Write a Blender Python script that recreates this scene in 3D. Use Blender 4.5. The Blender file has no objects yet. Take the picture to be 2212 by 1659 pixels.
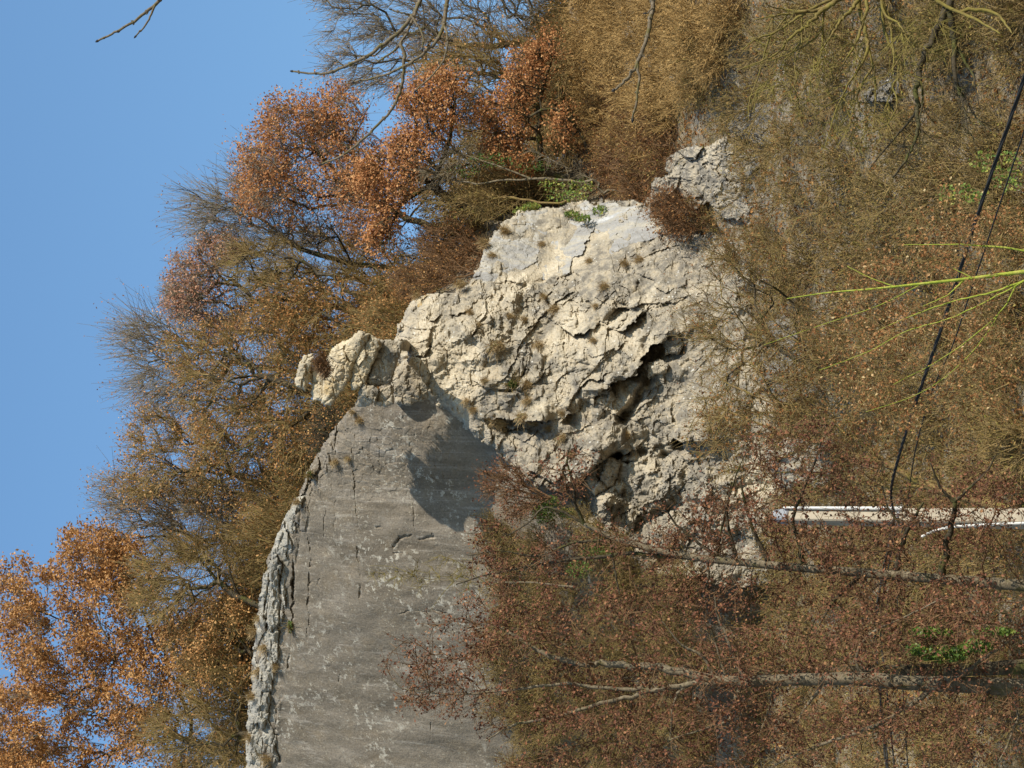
import bpy, math, random
import numpy as np
from mathutils import Matrix, Vector

scene = bpy.context.scene
col = scene.collection
rad = math.radians

# ------------------------------------------------------------------ camera, sky, sun, exposure
PITCH = rad(22.0)          # the photographer looks up at the cliff with the camera turned on its side
CAM = np.array([0.0, 0.0, 1.7])
FWD = np.array([0.0, math.cos(PITCH), math.sin(PITCH)])
UPV = np.array([0.0, -math.sin(PITCH), math.cos(PITCH)])
RGT = np.array([1.0, 0.0, 0.0])
cam_data = bpy.data.cameras.new('camera')
cam_data.sensor_fit = 'HORIZONTAL'
cam_data.angle = rad(24.0)
cam_data.clip_start = 0.1
cam_data.clip_end = 5000
cam = bpy.data.objects.new('camera', cam_data)
col.objects.link(cam)
# image right = world down, image up = world right (camera rolled by 90 degrees)
m = Matrix((
    (-UPV[0], RGT[0], -FWD[0], CAM[0]),
    (-UPV[1], RGT[1], -FWD[1], CAM[1]),
    (-UPV[2], RGT[2], -FWD[2], CAM[2]),
    (0, 0, 0, 1)))
cam.matrix_world = m
scene.camera = cam

SUN_AZ = rad(130.0)        # clockwise from +Y
SUN_EL = rad(29.0)
sun_dir = Vector((math.sin(SUN_AZ) * math.cos(SUN_EL), math.cos(SUN_AZ) * math.cos(SUN_EL), math.sin(SUN_EL)))
world = bpy.data.worlds.new('World')
scene.world = world
world.use_nodes = True
wn = world.node_tree.nodes
wl = world.node_tree.links
for n in list(wn):
    wn.remove(n)
sky = wn.new('ShaderNodeTexSky')
sky.sky_type = 'NISHITA'
sky.sun_disc = False
sky.sun_elevation = SUN_EL
sky.sun_rotation = SUN_AZ
sky.altitude = 200
sky.air_density = 1.85
sky.dust_density = 0.0
sky.ozone_density = 7.5
bg = wn.new('ShaderNodeBackground')
bg.inputs['Strength'].default_value = 0.148
wo = wn.new('ShaderNodeOutputWorld')
wl.new(sky.outputs[0], bg.inputs[0])
wl.new(bg.outputs[0], wo.inputs[0])

sun_data = bpy.data.lights.new('sun', 'SUN')
sun_data.energy = 5.0
sun_data.angle = rad(0.5)
sun_data.color = (1.0, 0.93, 0.80)
sun = bpy.data.objects.new('sun', sun_data)
col.objects.link(sun)
sun.rotation_euler = (-sun_dir).to_track_quat('-Z', 'Y').to_euler()
sun.location = (20, -20, 40)

scene.view_settings.view_transform = 'Standard'
scene.view_settings.look = 'None'
scene.view_settings.exposure = 0.4
scene.view_settings.gamma = 1.0
scene.view_settings.use_curve_mapping = False

# ------------------------------------------------------------------ pixel <-> world (2212 x 1659 view of the photograph)
KPX = math.tan(rad(12.0)) / 1106.0


def rays(px, py):
    px = np.asarray(px, float)
    py = np.asarray(py, float)
    return FWD + (1106 - px)[..., None] * KPX * UPV + (829.5 - py)[..., None] * KPX * RGT


def P(px, py, Y):
    d = rays(px, py)
    t = np.asarray(Y, float) / d[..., 1]
    return CAM + d * t[..., None]


def pix(p):
    v = np.asarray(p, float) - CAM
    f = v @ FWD
    return 1106 - (v @ UPV) / f / KPX, 829.5 - (v @ RGT) / f / KPX


# ------------------------------------------------------------------ numpy noise
def _hash(ix, iy, iz, seed):
    h = (ix.astype(np.int64) * 374761393 + iy.astype(np.int64) * 668265263 + iz.astype(np.int64) * 2147483647 + seed * 974634777)
    h = (h ^ (h >> 13)) * 1274126177
    h = h & 0x7fffffff
    h = (h ^ (h >> 16)) * 668265263
    h = h & 0x7fffffff
    return (h ^ (h >> 15)) / float(0x7fffffff)


def vnoise(x, y, z=None, seed=0):
    if z is None:
        z = np.zeros_like(x)
    ix, iy, iz = np.floor(x), np.floor(y), np.floor(z)
    fx, fy, fz = x - ix, y - iy, z - iz
    ux, uy, uz = [f * f * f * (f * (f * 6 - 15) + 10) for f in (fx, fy, fz)]
    r = 0
    for dx in (0, 1):
        for dy in (0, 1):
            for dz in (0, 1):
                w = (ux if dx else 1 - ux) * (uy if dy else 1 - uy) * (uz if dz else 1 - uz)
                r = r + w * _hash(ix + dx, iy + dy, iz + dz, seed)
    return r * 2 - 1


def fbm(x, y, seed=0, octaves=5, gain=0.5, lac=2.07, ridged=False):
    a, s, r = 1.0, 1.0, 0
    for o in range(octaves):
        n = vnoise(x * s + o * 13.7, y * s - o * 7.1, None, seed + o)
        if ridged:
            n = 1 - 2 * np.abs(n)
        r = r + a * n
        a *= gain
        s *= lac
    return r


def worley(x, y, seed=0):
    """F1, F2, cell hash, offset to the cell's point"""
    ix, iy = np.floor(x), np.floor(y)
    z0 = np.zeros_like(ix)
    f1 = np.full(x.shape, 9.0); f2 = np.full(x.shape, 9.0)
    cid = np.zeros(x.shape); ox = np.zeros(x.shape); oy = np.zeros(x.shape)
    for dx in (-1, 0, 1):
        for dy in (-1, 0, 1):
            cx, cy = ix + dx, iy + dy
            px_ = cx + _hash(cx, cy, z0, seed) * 0.9 + 0.05
            py_ = cy + _hash(cx, cy, z0 + 1, seed) * 0.9 + 0.05
            ddx, ddy = x - px_, y - py_
            d = np.sqrt(ddx * ddx + ddy * ddy)
            nid = _hash(cx, cy, z0 + 2, seed)
            closer = d < f1
            f2 = np.where(closer, f1, np.minimum(f2, d))
            cid = np.where(closer, nid, cid)
            ox = np.where(closer, ddx, ox)
            oy = np.where(closer, ddy, oy)
            f1 = np.where(closer, d, f1)
    return f1, f2, cid, ox, oy


def facets(x, y, size, seed, tilt=0.5, jump=0.5, crack=0.5, cw=0.06):
    """fractured rock: every cell a tilted facet with its own height, a joint between cells"""
    f1, f2, cid, ox, oy = worley(x / size, y / size, seed)
    gx = np.sin(cid * 91.7 + seed) ; gy = np.cos(cid * 57.3 + seed * 2.1)
    h = (cid - 0.5) * jump + (gx * ox + gy * oy) * tilt
    h = h - crack * np.exp(-((f2 - f1) / cw) ** 2)
    return h * size


def polydist(px, py, pts, closed=False):
    """distance to a polyline and the side of the nearest piece (+1 below it in the picture)"""
    pts = np.asarray(pts, float)
    if closed:
        pts = np.vstack([pts, pts[:1]])
    best = np.full(px.shape, 1e9)
    side = np.zeros(px.shape)
    for (x0, y0), (x1, y1) in zip(pts[:-1], pts[1:]):
        dx, dy = x1 - x0, y1 - y0
        L2 = dx * dx + dy * dy + 1e-9
        t = np.clip(((px - x0) * dx + (py - y0) * dy) / L2, 0, 1)
        ex, ey = px - (x0 + t * dx), py - (y0 + t * dy)
        d = np.sqrt(ex * ex + ey * ey)
        s = np.sign(dx * (py - y0) - dy * (px - x0))
        c = d < best
        best = np.where(c, d, best)
        side = np.where(c, s, side)
    return best, side


def inside(px, py, pts):
    pts = np.asarray(pts, float)
    r = np.zeros(px.shape, bool)
    n = len(pts)
    for i in range(n):
        x0, y0 = pts[i]; x1, y1 = pts[(i + 1) % n]
        c = ((y0 > py) != (y1 > py)) & (px < (x1 - x0) * (py - y0) / (y1 - y0 + 1e-12) + x0)
        r ^= c
    return r


def sdf(px, py, pts):
    d, _ = polydist(px, py, pts, True)
    return np.where(inside(px, py, pts), d, -d)


def rbf(controls):
    c = np.array([(a, b) for a, b, _ in controls], float) / 100.0
    v = np.array([k for _, _, k in controls], float)
    n = len(c)
    D = np.linalg.norm(c[:, None] - c[None], axis=2)
    A = np.zeros((n + 3, n + 3))
    A[:n, :n] = -D + np.eye(n) * 0.05
    A[:n, n:n + 2] = c; A[:n, n + 2] = 1
    A[n:n + 2, :n] = c.T; A[n + 2, :n] = 1
    w = np.linalg.solve(A, np.concatenate([v, [0, 0, 0]]))

    def f(px, py):
        x = np.asarray(px, float) / 100; y = np.asarray(py, float) / 100
        r = w[n] * x + w[n + 1] * y + w[n + 2]
        for i in range(n):
            r = r - w[i] * np.sqrt((x - c[i, 0]) ** 2 + (y - c[i, 1]) ** 2)
        return r
    return f


# ------------------------------------------------------------------ mesh helpers
def mesh_obj(name, V, F, mat, parent=None, smooth=False, tint=None, origin=None):
    """one mesh object out of numpy arrays; F is (n,3) or (n,4) or a list of such arrays"""
    V = np.asarray(V, np.float32)
    if origin is not None:
        V = V - np.asarray(origin, np.float32)
    elif parent is not None:
        V = V - np.asarray(parent['_at'], np.float32)
    Fs = F if isinstance(F, list) else [F]
    Fs = [np.asarray(f, np.int32) for f in Fs if len(f)]
    me = bpy.data.meshes.new(name)
    me.vertices.add(len(V))
    me.vertices.foreach_set('co', V.ravel())
    loops = np.concatenate([f.ravel() for f in Fs])
    counts = np.concatenate([np.full(len(f), f.shape[1], np.int32) for f in Fs])
    starts = np.concatenate([[0], np.cumsum(counts)[:-1]]).astype(np.int32)
    me.loops.add(len(loops))
    me.loops.foreach_set('vertex_index', loops)
    me.polygons.add(len(counts))
    me.polygons.foreach_set('loop_start', starts)
    me.polygons.foreach_set('use_smooth', np.full(len(counts), smooth))
    me.update(calc_edges=True)
    if tint is not None:
        at = me.attributes.new('tint', 'FLOAT', 'FACE')
        at.data.foreach_set('value', np.asarray(tint, np.float32))
    me.materials.append(mat)
    o = bpy.data.objects.new(name, me)
    col.objects.link(o)
    if parent is not None:
        o.parent = parent
        if '_at' in parent:
            o['_at'] = list(parent['_at'])
    if origin is not None:
        o.location = [float(v) for v in origin]
    if name in ('twigs', 'foliage', 'stems', 'leaves'):
        o['kind'] = 'stuff'
    return o


def thing(name, label, cat, at=(0, 0, 0), group=None):
    o = bpy.data.objects.new(name, None)
    o.empty_display_size = 0.3
    o.location = [float(v) for v in at]
    o['_at'] = [float(v) for v in at]
    o['label'] = label
    o['category'] = cat
    if group:
        o['group'] = group
    col.objects.link(o)
    return o


def tag(o, label=None, cat=None, group=None, kind=None):
    for k, v in (('label', label), ('category', cat), ('group', group), ('kind', kind)):
        if v:
            o[k] = v
    return o


def frames(d):
    d = d / (np.linalg.norm(d, axis=1, keepdims=True) + 1e-9)
    ref = np.where(np.abs(d[:, 2:3]) > 0.9, np.array([[1.0, 0, 0]]), np.array([[0, 0, 1.0]]))
    a = np.cross(d, ref)
    a /= np.linalg.norm(a, axis=1, keepdims=True) + 1e-9
    b = np.cross(d, a)
    return a, b


def prisms(P0, P1, R0, R1, n=3):
    """separate little n-sided prisms, one per segment: twigs, blades"""
    N = len(P0)
    a, b = frames(P1 - P0)
    V = np.empty((N, 2 * n, 3))
    for k in range(n):
        an = 2 * math.pi * k / n
        o = math.cos(an) * a + math.sin(an) * b
        V[:, k] = P0 + o * R0[:, None]
        V[:, n + k] = P1 + o * R1[:, None]
    base = (np.arange(N) * 2 * n)[:, None]
    F = []
    for k in range(n):
        k2 = (k + 1) % n
        F.append(np.concatenate([base + k, base + k2, base + n + k2, base + n + k], axis=1))
    F = np.stack(F, axis=1).reshape(-1, 4)
    return V.reshape(-1, 3), F


def tube(pts, radii, n=8, rough=0.0, seed=0, cap=True):
    """one continuous tube along a polyline"""
    pts = np.asarray(pts, float); radii = np.asarray(radii, float)
    d = np.gradient(pts, axis=0)
    d /= np.linalg.norm(d, axis=1, keepdims=True) + 1e-9
    N = len(pts)
    ref = np.array([0.0, 0.0, 1.0]) if abs(d[0, 2]) < 0.9 else np.array([1.0, 0, 0])
    a = np.cross(d[0], ref); a /= np.linalg.norm(a)
    rng = np.random.default_rng(seed)
    V = []
    for i in range(N):
        a = a - d[i] * (a @ d[i]); a /= np.linalg.norm(a) + 1e-9
        b = np.cross(d[i], a)
        an = np.arange(n) * 2 * math.pi / n
        rr = radii[i] * (1 + rough * rng.uniform(-1, 1, n))
        V.append(pts[i] + (np.cos(an) * rr)[:, None] * a + (np.sin(an) * rr)[:, None] * b)
    V = np.concatenate(V)
    F = []
    for i in range(N - 1):
        for k in range(n):
            k2 = (k + 1) % n
            F.append((i * n + k, i * n + k2, (i + 1) * n + k2, (i + 1) * n + k))
    F = np.array(F)
    Fs = [F]
    if cap:
        V = np.vstack([V, pts[-1] + d[-1] * radii[-1] * 0.7])
        t = len(V) - 1
        Fs.append(np.array([((N - 1) * n + k, (N - 1) * n + (k + 1) % n, t) for k in range(n)]))
    return V, Fs


def join(parts):
    """[(V, F or list of F)] -> V, [F...] grouped by face size"""
    Vs, quads, tris, off = [], [], [], 0
    for V, F in parts:
        for f in (F if isinstance(F, list) else [F]):
            f = np.asarray(f)
            if len(f) == 0:
                continue
            (quads if f.shape[1] == 4 else tris).append(f + off)
        Vs.append(V); off += len(V)
    out = []
    if quads: out.append(np.concatenate(quads))
    if tris: out.append(np.concatenate(tris))
    return np.concatenate(Vs), out


def smooth_line(pts, per=6):
    """Catmull-Rom through the points"""
    p = np.asarray(pts, float)
    q = np.vstack([2 * p[0] - p[1], p, 2 * p[-1] - p[-2]])
    out = []
    for i in range(1, len(q) - 2):
        for k in range(per):
            t = k / per
            a, b, c, d = q[i - 1], q[i], q[i + 1], q[i + 2]
            out.append(0.5 * ((2 * b) + (-a + c) * t + (2 * a - 5 * b + 4 * c - d) * t * t + (-a + 3 * b - 3 * c + d) * t ** 3))
    out.append(p[-1])
    return np.array(out)


# ------------------------------------------------------------------ materials
def new_mat(name):
    mt = bpy.data.materials.new(name)
    mt.use_nodes = True
    nt = mt.node_tree
    for n in list(nt.nodes):
        nt.nodes.remove(n)
    out = nt.nodes.new('ShaderNodeOutputMaterial')
    return mt, nt, out


class NT:
    def __init__(s, nt):
        s.nt = nt

    def n(s, t, **k):
        nd = s.nt.nodes.new(t)
        for a, v in k.items():
            if a.startswith('_'):
                setattr(nd, a[1:], v)
            else:
                key = a.replace('__', ' ')
                nd.inputs[key].default_value = v
        return nd

    def l(s, a, b):
        s.nt.links.new(a, b)

    def pos(s, scale=(1, 1, 1), rot=(0, 0, 0)):
        g = s.n('ShaderNodeNewGeometry')
        mp = s.n('ShaderNodeMapping')
        mp.inputs['Scale'].default_value = scale
        mp.inputs['Rotation'].default_value = rot
        s.l(g.outputs['Position'], mp.inputs['Vector'])
        return mp.outputs[0]

    def noise(s, vec, scale, detail=4, rough=0.55, dist=0.0):
        nd = s.n('ShaderNodeTexNoise')
        nd.inputs['Scale'].default_value = scale
        nd.inputs['Detail'].default_value = detail
        nd.inputs['Roughness'].default_value = rough
        nd.inputs['Distortion'].default_value = dist
        s.l(vec, nd.inputs['Vector'])
        return nd.outputs['Fac']

    def ramp(s, fac, stops, interp='LINEAR'):
        r = s.n('ShaderNodeValToRGB')
        r.color_ramp.interpolation = interp
        e = r.color_ramp.elements
        while len(e) > 1:
            e.remove(e[-1])
        e[0].position = stops[0][0]
        c = stops[0][1]
        e[0].color = (*c, 1) if hasattr(c, '__len__') else (c, c, c, 1)
        for p_, c in stops[1:]:
            x = e.new(p_)
            x.color = (*c, 1) if hasattr(c, '__len__') else (c, c, c, 1)
        s.l(fac, r.inputs[0])
        return r.outputs[0]

    def mix(s, fac, a, b, mode='MIX'):
        mx = s.n('ShaderNodeMixRGB')
        mx.blend_type = mode
        for i_, v in enumerate((fac, a, b)):
            sock = mx.inputs[i_]
            if isinstance(v, bpy.types.NodeSocket):
                s.l(v, sock)
            elif i_ == 0:
                sock.default_value = v
            elif hasattr(v, '__len__'):
                sock.default_value = (*v, 1)
            else:
                sock.default_value = (v, v, v, 1)
        return mx.outputs[0]

    def bump(s, h, strength=0.5, dist=0.05):
        b = s.n('ShaderNodeBump')
        b.inputs['Strength'].default_value = strength
        b.inputs['Distance'].default_value = dist
        s.l(h, b.inputs['Height'])
        return b.outputs[0]


def principled(nt, out, color, rough=0.9, normal=None, spec=0.2, metal=0.0):
    k = NT(nt)
    b = k.n('ShaderNodeBsdfPrincipled')
    if isinstance(color, bpy.types.NodeSocket):
        k.l(color, b.inputs['Base Color'])
    else:
        b.inputs['Base Color'].default_value = (*color, 1)
    b.inputs['Roughness'].default_value = rough
    b.inputs['Specular IOR Level'].default_value = spec
    b.inputs['Metallic'].default_value = metal
    if normal is not None:
        k.l(normal, b.inputs['Normal'])
    k.l(b.outputs[0], out.inputs[0])
    return b


def rough_rock(name, cream, pale, grey, grey_amt=0.5, ochre=0.0, scale=1.0):
    mt, nt, out = new_mat(name)
    k = NT(nt)
    v = k.pos()
    big = k.noise(v, 0.55 * scale, 5, 0.6, 0.4)
    mid = k.noise(v, 2.6 * scale, 5, 0.65, 0.2)
    fine = k.noise(v, 14.0 * scale, 4, 0.7)
    c = k.mix(k.ramp(mid, [(0.3, 0.0), (0.7, 1.0)]), cream, pale)
    # the foot of the face is greyer than its head
    g = k.n('ShaderNodeNewGeometry')
    sp = k.n('ShaderNodeSeparateXYZ'); k.l(g.outputs['Position'], sp.inputs[0])
    mr = k.n('ShaderNodeMapRange'); k.l(sp.outputs['Z'], mr.inputs['Value'])
    mr.inputs['From Min'].default_value = 24.0; mr.inputs['From Max'].default_value = 34.0
    mr.inputs['To Min'].default_value = 0.10; mr.inputs['To Max'].default_value = -0.04
    ad = k.n('ShaderNodeMath'); ad.operation = 'ADD'
    k.l(big, ad.inputs[0]); k.l(mr.outputs[0], ad.inputs[1])
    gm = k.ramp(ad.outputs[0], [(0.50 - 0.12 * grey_amt, 0.0), (0.60 - 0.08 * grey_amt, 1.0)])
    gm2 = k.mix(1.0, gm, k.ramp(mid, [(0.36, 0.15), (0.58, 1.0)]), 'MULTIPLY')
    c = k.mix(gm2, c, grey)
    if ochre > 0:
        oc = k.noise(v, 0.9 * scale, 3, 0.5, 0.8)
        c = k.mix(k.ramp(oc, [(0.55, 0.0), (0.68, ochre)]), c, (0.34, 0.22, 0.075))
    c = k.mix(0.8, c, k.ramp(fine, [(0.25, 0.55), (0.5, 0.95), (0.75, 1.18)]), 'MULTIPLY')
    vo = k.n('ShaderNodeTexVoronoi'); vo.inputs['Scale'].default_value = 5.0 * scale
    k.l(v, vo.inputs['Vector'])
    spots = k.ramp(vo.outputs['Distance'], [(0.10, 1.0), (0.2, 0.0)])
    sm = k.mix(1.0, spots, k.ramp(k.noise(v, 1.3 * scale, 3), [(0.46, 0.0), (0.58, 0.9)]), 'MULTIPLY')
    c = k.mix(sm, c, (0.54, 0.52, 0.47))
    h = k.mix(0.5, k.noise(v, 9 * scale, 6, 0.75), fine)
    principled(nt, out, c, 0.95, k.bump(h, 0.7, 0.06), 0.1)
    return mt


M = {}
M['rock'] = rough_rock('cream_limestone', (0.38, 0.315, 0.222), (0.52, 0.455, 0.345), (0.175, 0.155, 0.125), 0.68)
M['rock_rim'] = rough_rock('lichen_pale_limestone', (0.27, 0.245, 0.20), (0.39, 0.36, 0.30), (0.17, 0.157, 0.132), 0.6)
M['rock_yellow'] = rough_rock('ochre_stained_limestone', (0.420, 0.341, 0.221), (0.555, 0.471, 0.331), (0.300, 0.258, 0.190), 0.5, 0.8)
M['rock_grey'] = rough_rock('grey_limestone', (0.23, 0.20, 0.155), (0.30, 0.27, 0.215), (0.16, 0.145, 0.125), 0.75)


def slab_mat():
    mt, nt, out = new_mat('weathered_grey_slab')
    k = NT(nt)
    v = k.pos()
    streak = k.noise(k.pos((1.3, 1.0, 0.22)), 1.3, 7, 0.68, 0.8)
    streak2 = k.noise(k.pos((3.0, 2.0, 0.06)), 2.2, 4, 0.6)
    mid = k.noise(v, 1.8, 5, 0.6)
    fine = k.noise(v, 16, 4, 0.7)
    c = k.ramp(streak, [(0.28, (0.114, 0.094, 0.069)), (0.48, (0.172, 0.145, 0.111)), (0.68, (0.238, 0.202, 0.158)), (0.8, (0.274, 0.230, 0.177))])
    c = k.mix(k.ramp(streak2, [(0.56, 0.0), (0.72, 0.8)]), c, (0.328, 0.290, 0.242))
    c = k.mix(k.ramp(mid, [(0.5, 0.0), (0.75, 0.35)]), c, (0.251, 0.191, 0.119))
    lich = k.mix(1.0, k.ramp(k.noise(v, 4.5, 3, 0.7), [(0.56, 0.0), (0.61, 1.0)]), k.ramp(k.noise(v, 0.40, 4, 0.65), [(0.47, 0.0), (0.56, 1.0)]), 'MULTIPLY')
    lich2 = k.mix(1.0, k.ramp(k.noise(v, 11.0, 2, 0.6), [(0.62, 0.0), (0.66, 1.0)]), k.ramp(k.noise(v, 0.9, 4, 0.65), [(0.42, 0.0), (0.60, 1.0)]), 'MULTIPLY')
    c = k.mix(lich, c, (0.384, 0.351, 0.288))
    c = k.mix(lich2, c, (0.351, 0.311, 0.241))
    c = k.mix(0.85, c, k.ramp(fine, [(0.25, 0.5), (0.5, 0.95), (0.75, 1.2)]), 'MULTIPLY')
    h = k.mix(0.5, k.noise(v, 8, 6, 0.75), fine)
    principled(nt, out, c, 0.93, k.bump(h, 0.5, 0.05), 0.12)
    return mt


M['slab'] = slab_mat()


def streaked_mat():
    mt, nt, out = new_mat('blue_white_streaked_limestone')
    k = NT(nt)
    v = k.pos()
    s1 = k.noise(k.pos((1.3, 1.3, 0.16)), 1.3, 5, 0.6, 0.5)
    mid = k.noise(v, 2.2, 5, 0.6)
    fine = k.noise(v, 13, 4, 0.7)
    c = k.ramp(s1, [(0.30, (0.20, 0.19, 0.175)), (0.46, (0.29, 0.278, 0.26)), (0.55, (0.36, 0.325, 0.26)), (0.64, (0.34, 0.335, 0.325)), (0.74, (0.50, 0.50, 0.50))])
    c = k.mix(k.ramp(mid, [(0.45, 0.0), (0.7, 0.5)]), c, (0.238, 0.224, 0.205))
    c = k.mix(0.6, c, k.ramp(fine, [(0.25, 0.65), (0.5, 0.95), (0.75, 1.15)]), 'MULTIPLY')
    principled(nt, out, c, 0.93, k.bump(k.noise(v, 8, 6, 0.75), 0.5, 0.05), 0.12)
    return mt


M['streaked'] = streaked_mat()


def ground_mat():
    mt, nt, out = new_mat('leaf_litter_and_rock')
    k = NT(nt)
    v = k.pos()
    a = k.noise(v, 3.5, 6, 0.7)
    fine = k.noise(v, 22, 4, 0.7)
    c = k.ramp(a, [(0.25, (0.075, 0.058, 0.032)), (0.45, (0.165, 0.122, 0.068)), (0.6, (0.24, 0.175, 0.10)), (0.75, (0.33, 0.265, 0.17))])
    c = k.mix(k.ramp(k.noise(v, 0.8, 4), [(0.52, 0.0), (0.68, 0.6)]), c, (0.12, 0.115, 0.04))
    rockm = k.ramp(k.noise(v, 0.9, 6, 0.75, 0.6), [(0.44, 0.0), (0.58, 0.8)])
    rc = k.mix(k.ramp(k.noise(v, 4.0, 5, 0.7), [(0.35, 0.0), (0.65, 1.0)]), (0.22, 0.195, 0.155), (0.42, 0.365, 0.285))
    c = k.mix(rockm, c, rc)
    c = k.mix(0.8, c, k.ramp(fine, [(0.25, 0.5), (0.5, 0.95), (0.75, 1.25)]), 'MULTIPLY')
    principled(nt, out, c, 0.97, k.bump(k.mix(0.5, k.noise(v, 6, 6, 0.75), fine), 0.9, 0.12), 0.05)
    return mt


M['ground'] = ground_mat()


def leaf_mat(name, stops, transl=0.3, rough=0.75):
    """dry leaves: colour from leaf to leaf"""
    mt, nt, out = new_mat(name)
    k = NT(nt)
    at = k.n('ShaderNodeAttribute'); at.attribute_name = 'tint'
    c = k.ramp(at.outputs['Fac'], stops)
    b = k.n('ShaderNodeBsdfPrincipled')
    b.inputs['Roughness'].default_value = rough
    b.inputs['Specular IOR Level'].default_value = 0.2
    k.l(c, b.inputs['Base Color'])
    t = k.n('ShaderNodeBsdfTranslucent')
    k.l(c, t.inputs['Color'])
    mx = k.n('ShaderNodeMixShader')
    mx.inputs[0].default_value = transl
    k.l(b.outputs[0], mx.inputs[1]); k.l(t.outputs[0], mx.inputs[2])
    k.l(mx.outputs[0], out.inputs[0])
    return mt


def bark_mat(name, dark, light, moss=None, moss_amt=0.0, scale=1.0):
    mt, nt, out = new_mat(name)
    k = NT(nt)
    v = k.pos()
    c = k.mix(k.ramp(k.noise(v, 7 * scale, 5, 0.7), [(0.35, 0.0), (0.65, 1.0)]), dark, light)
    if moss:
        c = k.mix(k.ramp(k.noise(v, 3.0 * scale, 4, 0.6), [(0.62 - moss_amt * 0.5, 0.0), (0.74 - moss_amt * 0.4, 0.9)]), c, moss)
    principled(nt, out, c, 0.9, k.bump(k.noise(v, 25 * scale, 5, 0.7), 0.6, 0.03 / scale), 0.15)
    return mt


def plain_mat(name, color, rough=0.6, spec=0.4, metal=0.0, var=0.25, scale=6.0):
    mt, nt, out = new_mat(name)
    k = NT(nt)
    v = k.pos()
    c = k.mix(var, color, k.ramp(k.noise(v, scale, 5, 0.65), [(0.3, tuple(x * 0.55 for x in color)), (0.7, tuple(min(1, x * 1.25) for x in color))]))
    principled(nt, out, c, rough, k.bump(k.noise(v, scale * 6, 4), 0.2, 0.01), spec, metal)
    return mt

# ------------------------------------------------------------------ the cliff: sculpted relief patches with real depth
MPP = 0.0145     # metres per picture unit at the cliff


def relief(name, poly, depth, mat, step=2.2, rough=None, round_m=0.5, edge_noise=(6, 25), back=6.0, parent=None, seed=0,
           bulge=0.0, edges_round=None, label=None, grow=0.0):
    """a rock mass whose front follows depth(px, py) minus rough relief; ragged outline; thick body behind"""
    poly = np.asarray(poly, float)
    x0, y0 = poly.min(0) - 12; x1, y1 = poly.max(0) + 12
    nx = max(6, int((x1 - x0) / step)); ny = max(6, int((y1 - y0) / step))
    gx, gy = np.meshgrid(np.linspace(x0, x1, nx), np.linspace(y0, y1, ny), indexing='ij')
    amp, wl_ = edge_noise
    wx = gx + amp * fbm(gx / wl_, gy / wl_, seed + 5, 4)
    wy = gy + amp * fbm(gx / wl_, gy / wl_, seed + 9, 4)
    s = sdf(wx, wy, poly) + grow
    keep = s > 0
    Yd = depth(gx, gy)
    if rough is not None:
        Yd = Yd - rough(gx * MPP, gy * MPP, gx, gy)
    if bulge:
        smax = s.max()
        Yd = Yd - bulge * np.sqrt(np.clip(1 - (1 - np.clip(s / smax, 0, 1)) ** 2, 0, 1))
    if round_m > 0:
        dm = np.clip(s * MPP, 0, round_m)
        rnd = round_m - np.sqrt(np.clip(round_m ** 2 - (round_m - dm) ** 2, 0, None))
        if edges_round is not None:
            rnd = rnd * edges_round(gx, gy)
        Yd = Yd + rnd
    V = P(gx, gy, Yd)
    idx = np.arange(nx * ny).reshape(nx, ny)
    kc = keep[:-1, :-1] & keep[1:, :-1] & keep[1:, 1:] & keep[:-1, 1:]
    q = np.stack([idx[:-1, :-1], idx[:-1, 1:], idx[1:, 1:], idx[1:, :-1]], axis=-1)[kc]
    # boundary edges, extruded backwards into the hill
    e = np.concatenate([q[:, [0, 1]], q[:, [1, 2]], q[:, [2, 3]], q[:, [3, 0]]])
    key = np.minimum(e[:, 0], e[:, 1]).astype(np.int64) * (nx * ny) + np.maximum(e[:, 0], e[:, 1])
    u, inv, cnt = np.unique(key, return_inverse=True, return_counts=True)
    be = e[cnt[inv] == 1]
    Vf = V.reshape(-1, 3)
    used = np.unique(q)
    remap = -np.ones(nx * ny, np.int64)
    remap[used] = np.arange(len(used))
    Vn = Vf[used]
    q = remap[q]; be = remap[be]
    bv = np.unique(be)
    cen = Vn[bv].mean(0)
    rings, prev = [Vn], bv
    F = [q]
    off = len(Vn)
    last = {int(b): int(b) for b in bv}
    lastarr = -np.ones(len(Vn), np.int64); lastarr[bv] = bv
    for fr in (0.12, 0.45, 1.0):
        rd = Vn[bv] - CAM
        rd /= rd[:, 1:2]
        nb = Vn[bv] + rd * back * fr
        c2 = cen + (cen - CAM) / (cen - CAM)[1] * back * fr
        nb = nb + (c2 - nb) * np.array([0.12, 0, 0.12]) * fr
        new = -np.ones(len(Vn), np.int64); new[bv] = off + np.arange(len(bv))
        F.append(np.stack([be[:, 1] * 0 + lastarr[be[:, 1]], lastarr[be[:, 0]], new[be[:, 0]], new[be[:, 1]]], axis=1))
        rings.append(nb); off += len(bv); lastarr = new
    o = mesh_obj(name, np.concatenate(rings), np.concatenate(F), mat, parent)
    if label:
        o['label'] = label
    return o


def ledge(gx, gy, line, amp, width, both=False):
    """the rock on the lower side of a line is set back: the upper side overhangs it"""
    wob = 5.0 * fbm(gx / 18, gy / 18, 77, 3)
    d, s = polydist(gx + wob, gy + wob, line)
    ends = 1.0
    amp = amp * np.clip(0.85 + 1.3 * fbm(gx / 55, gy / 55, 78, 3), 0.12, 1.5)
    return np.where(s > 0, -amp * np.exp(-d / width), amp * 0.55 * np.exp(-d / (width * 1.8)))


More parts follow.
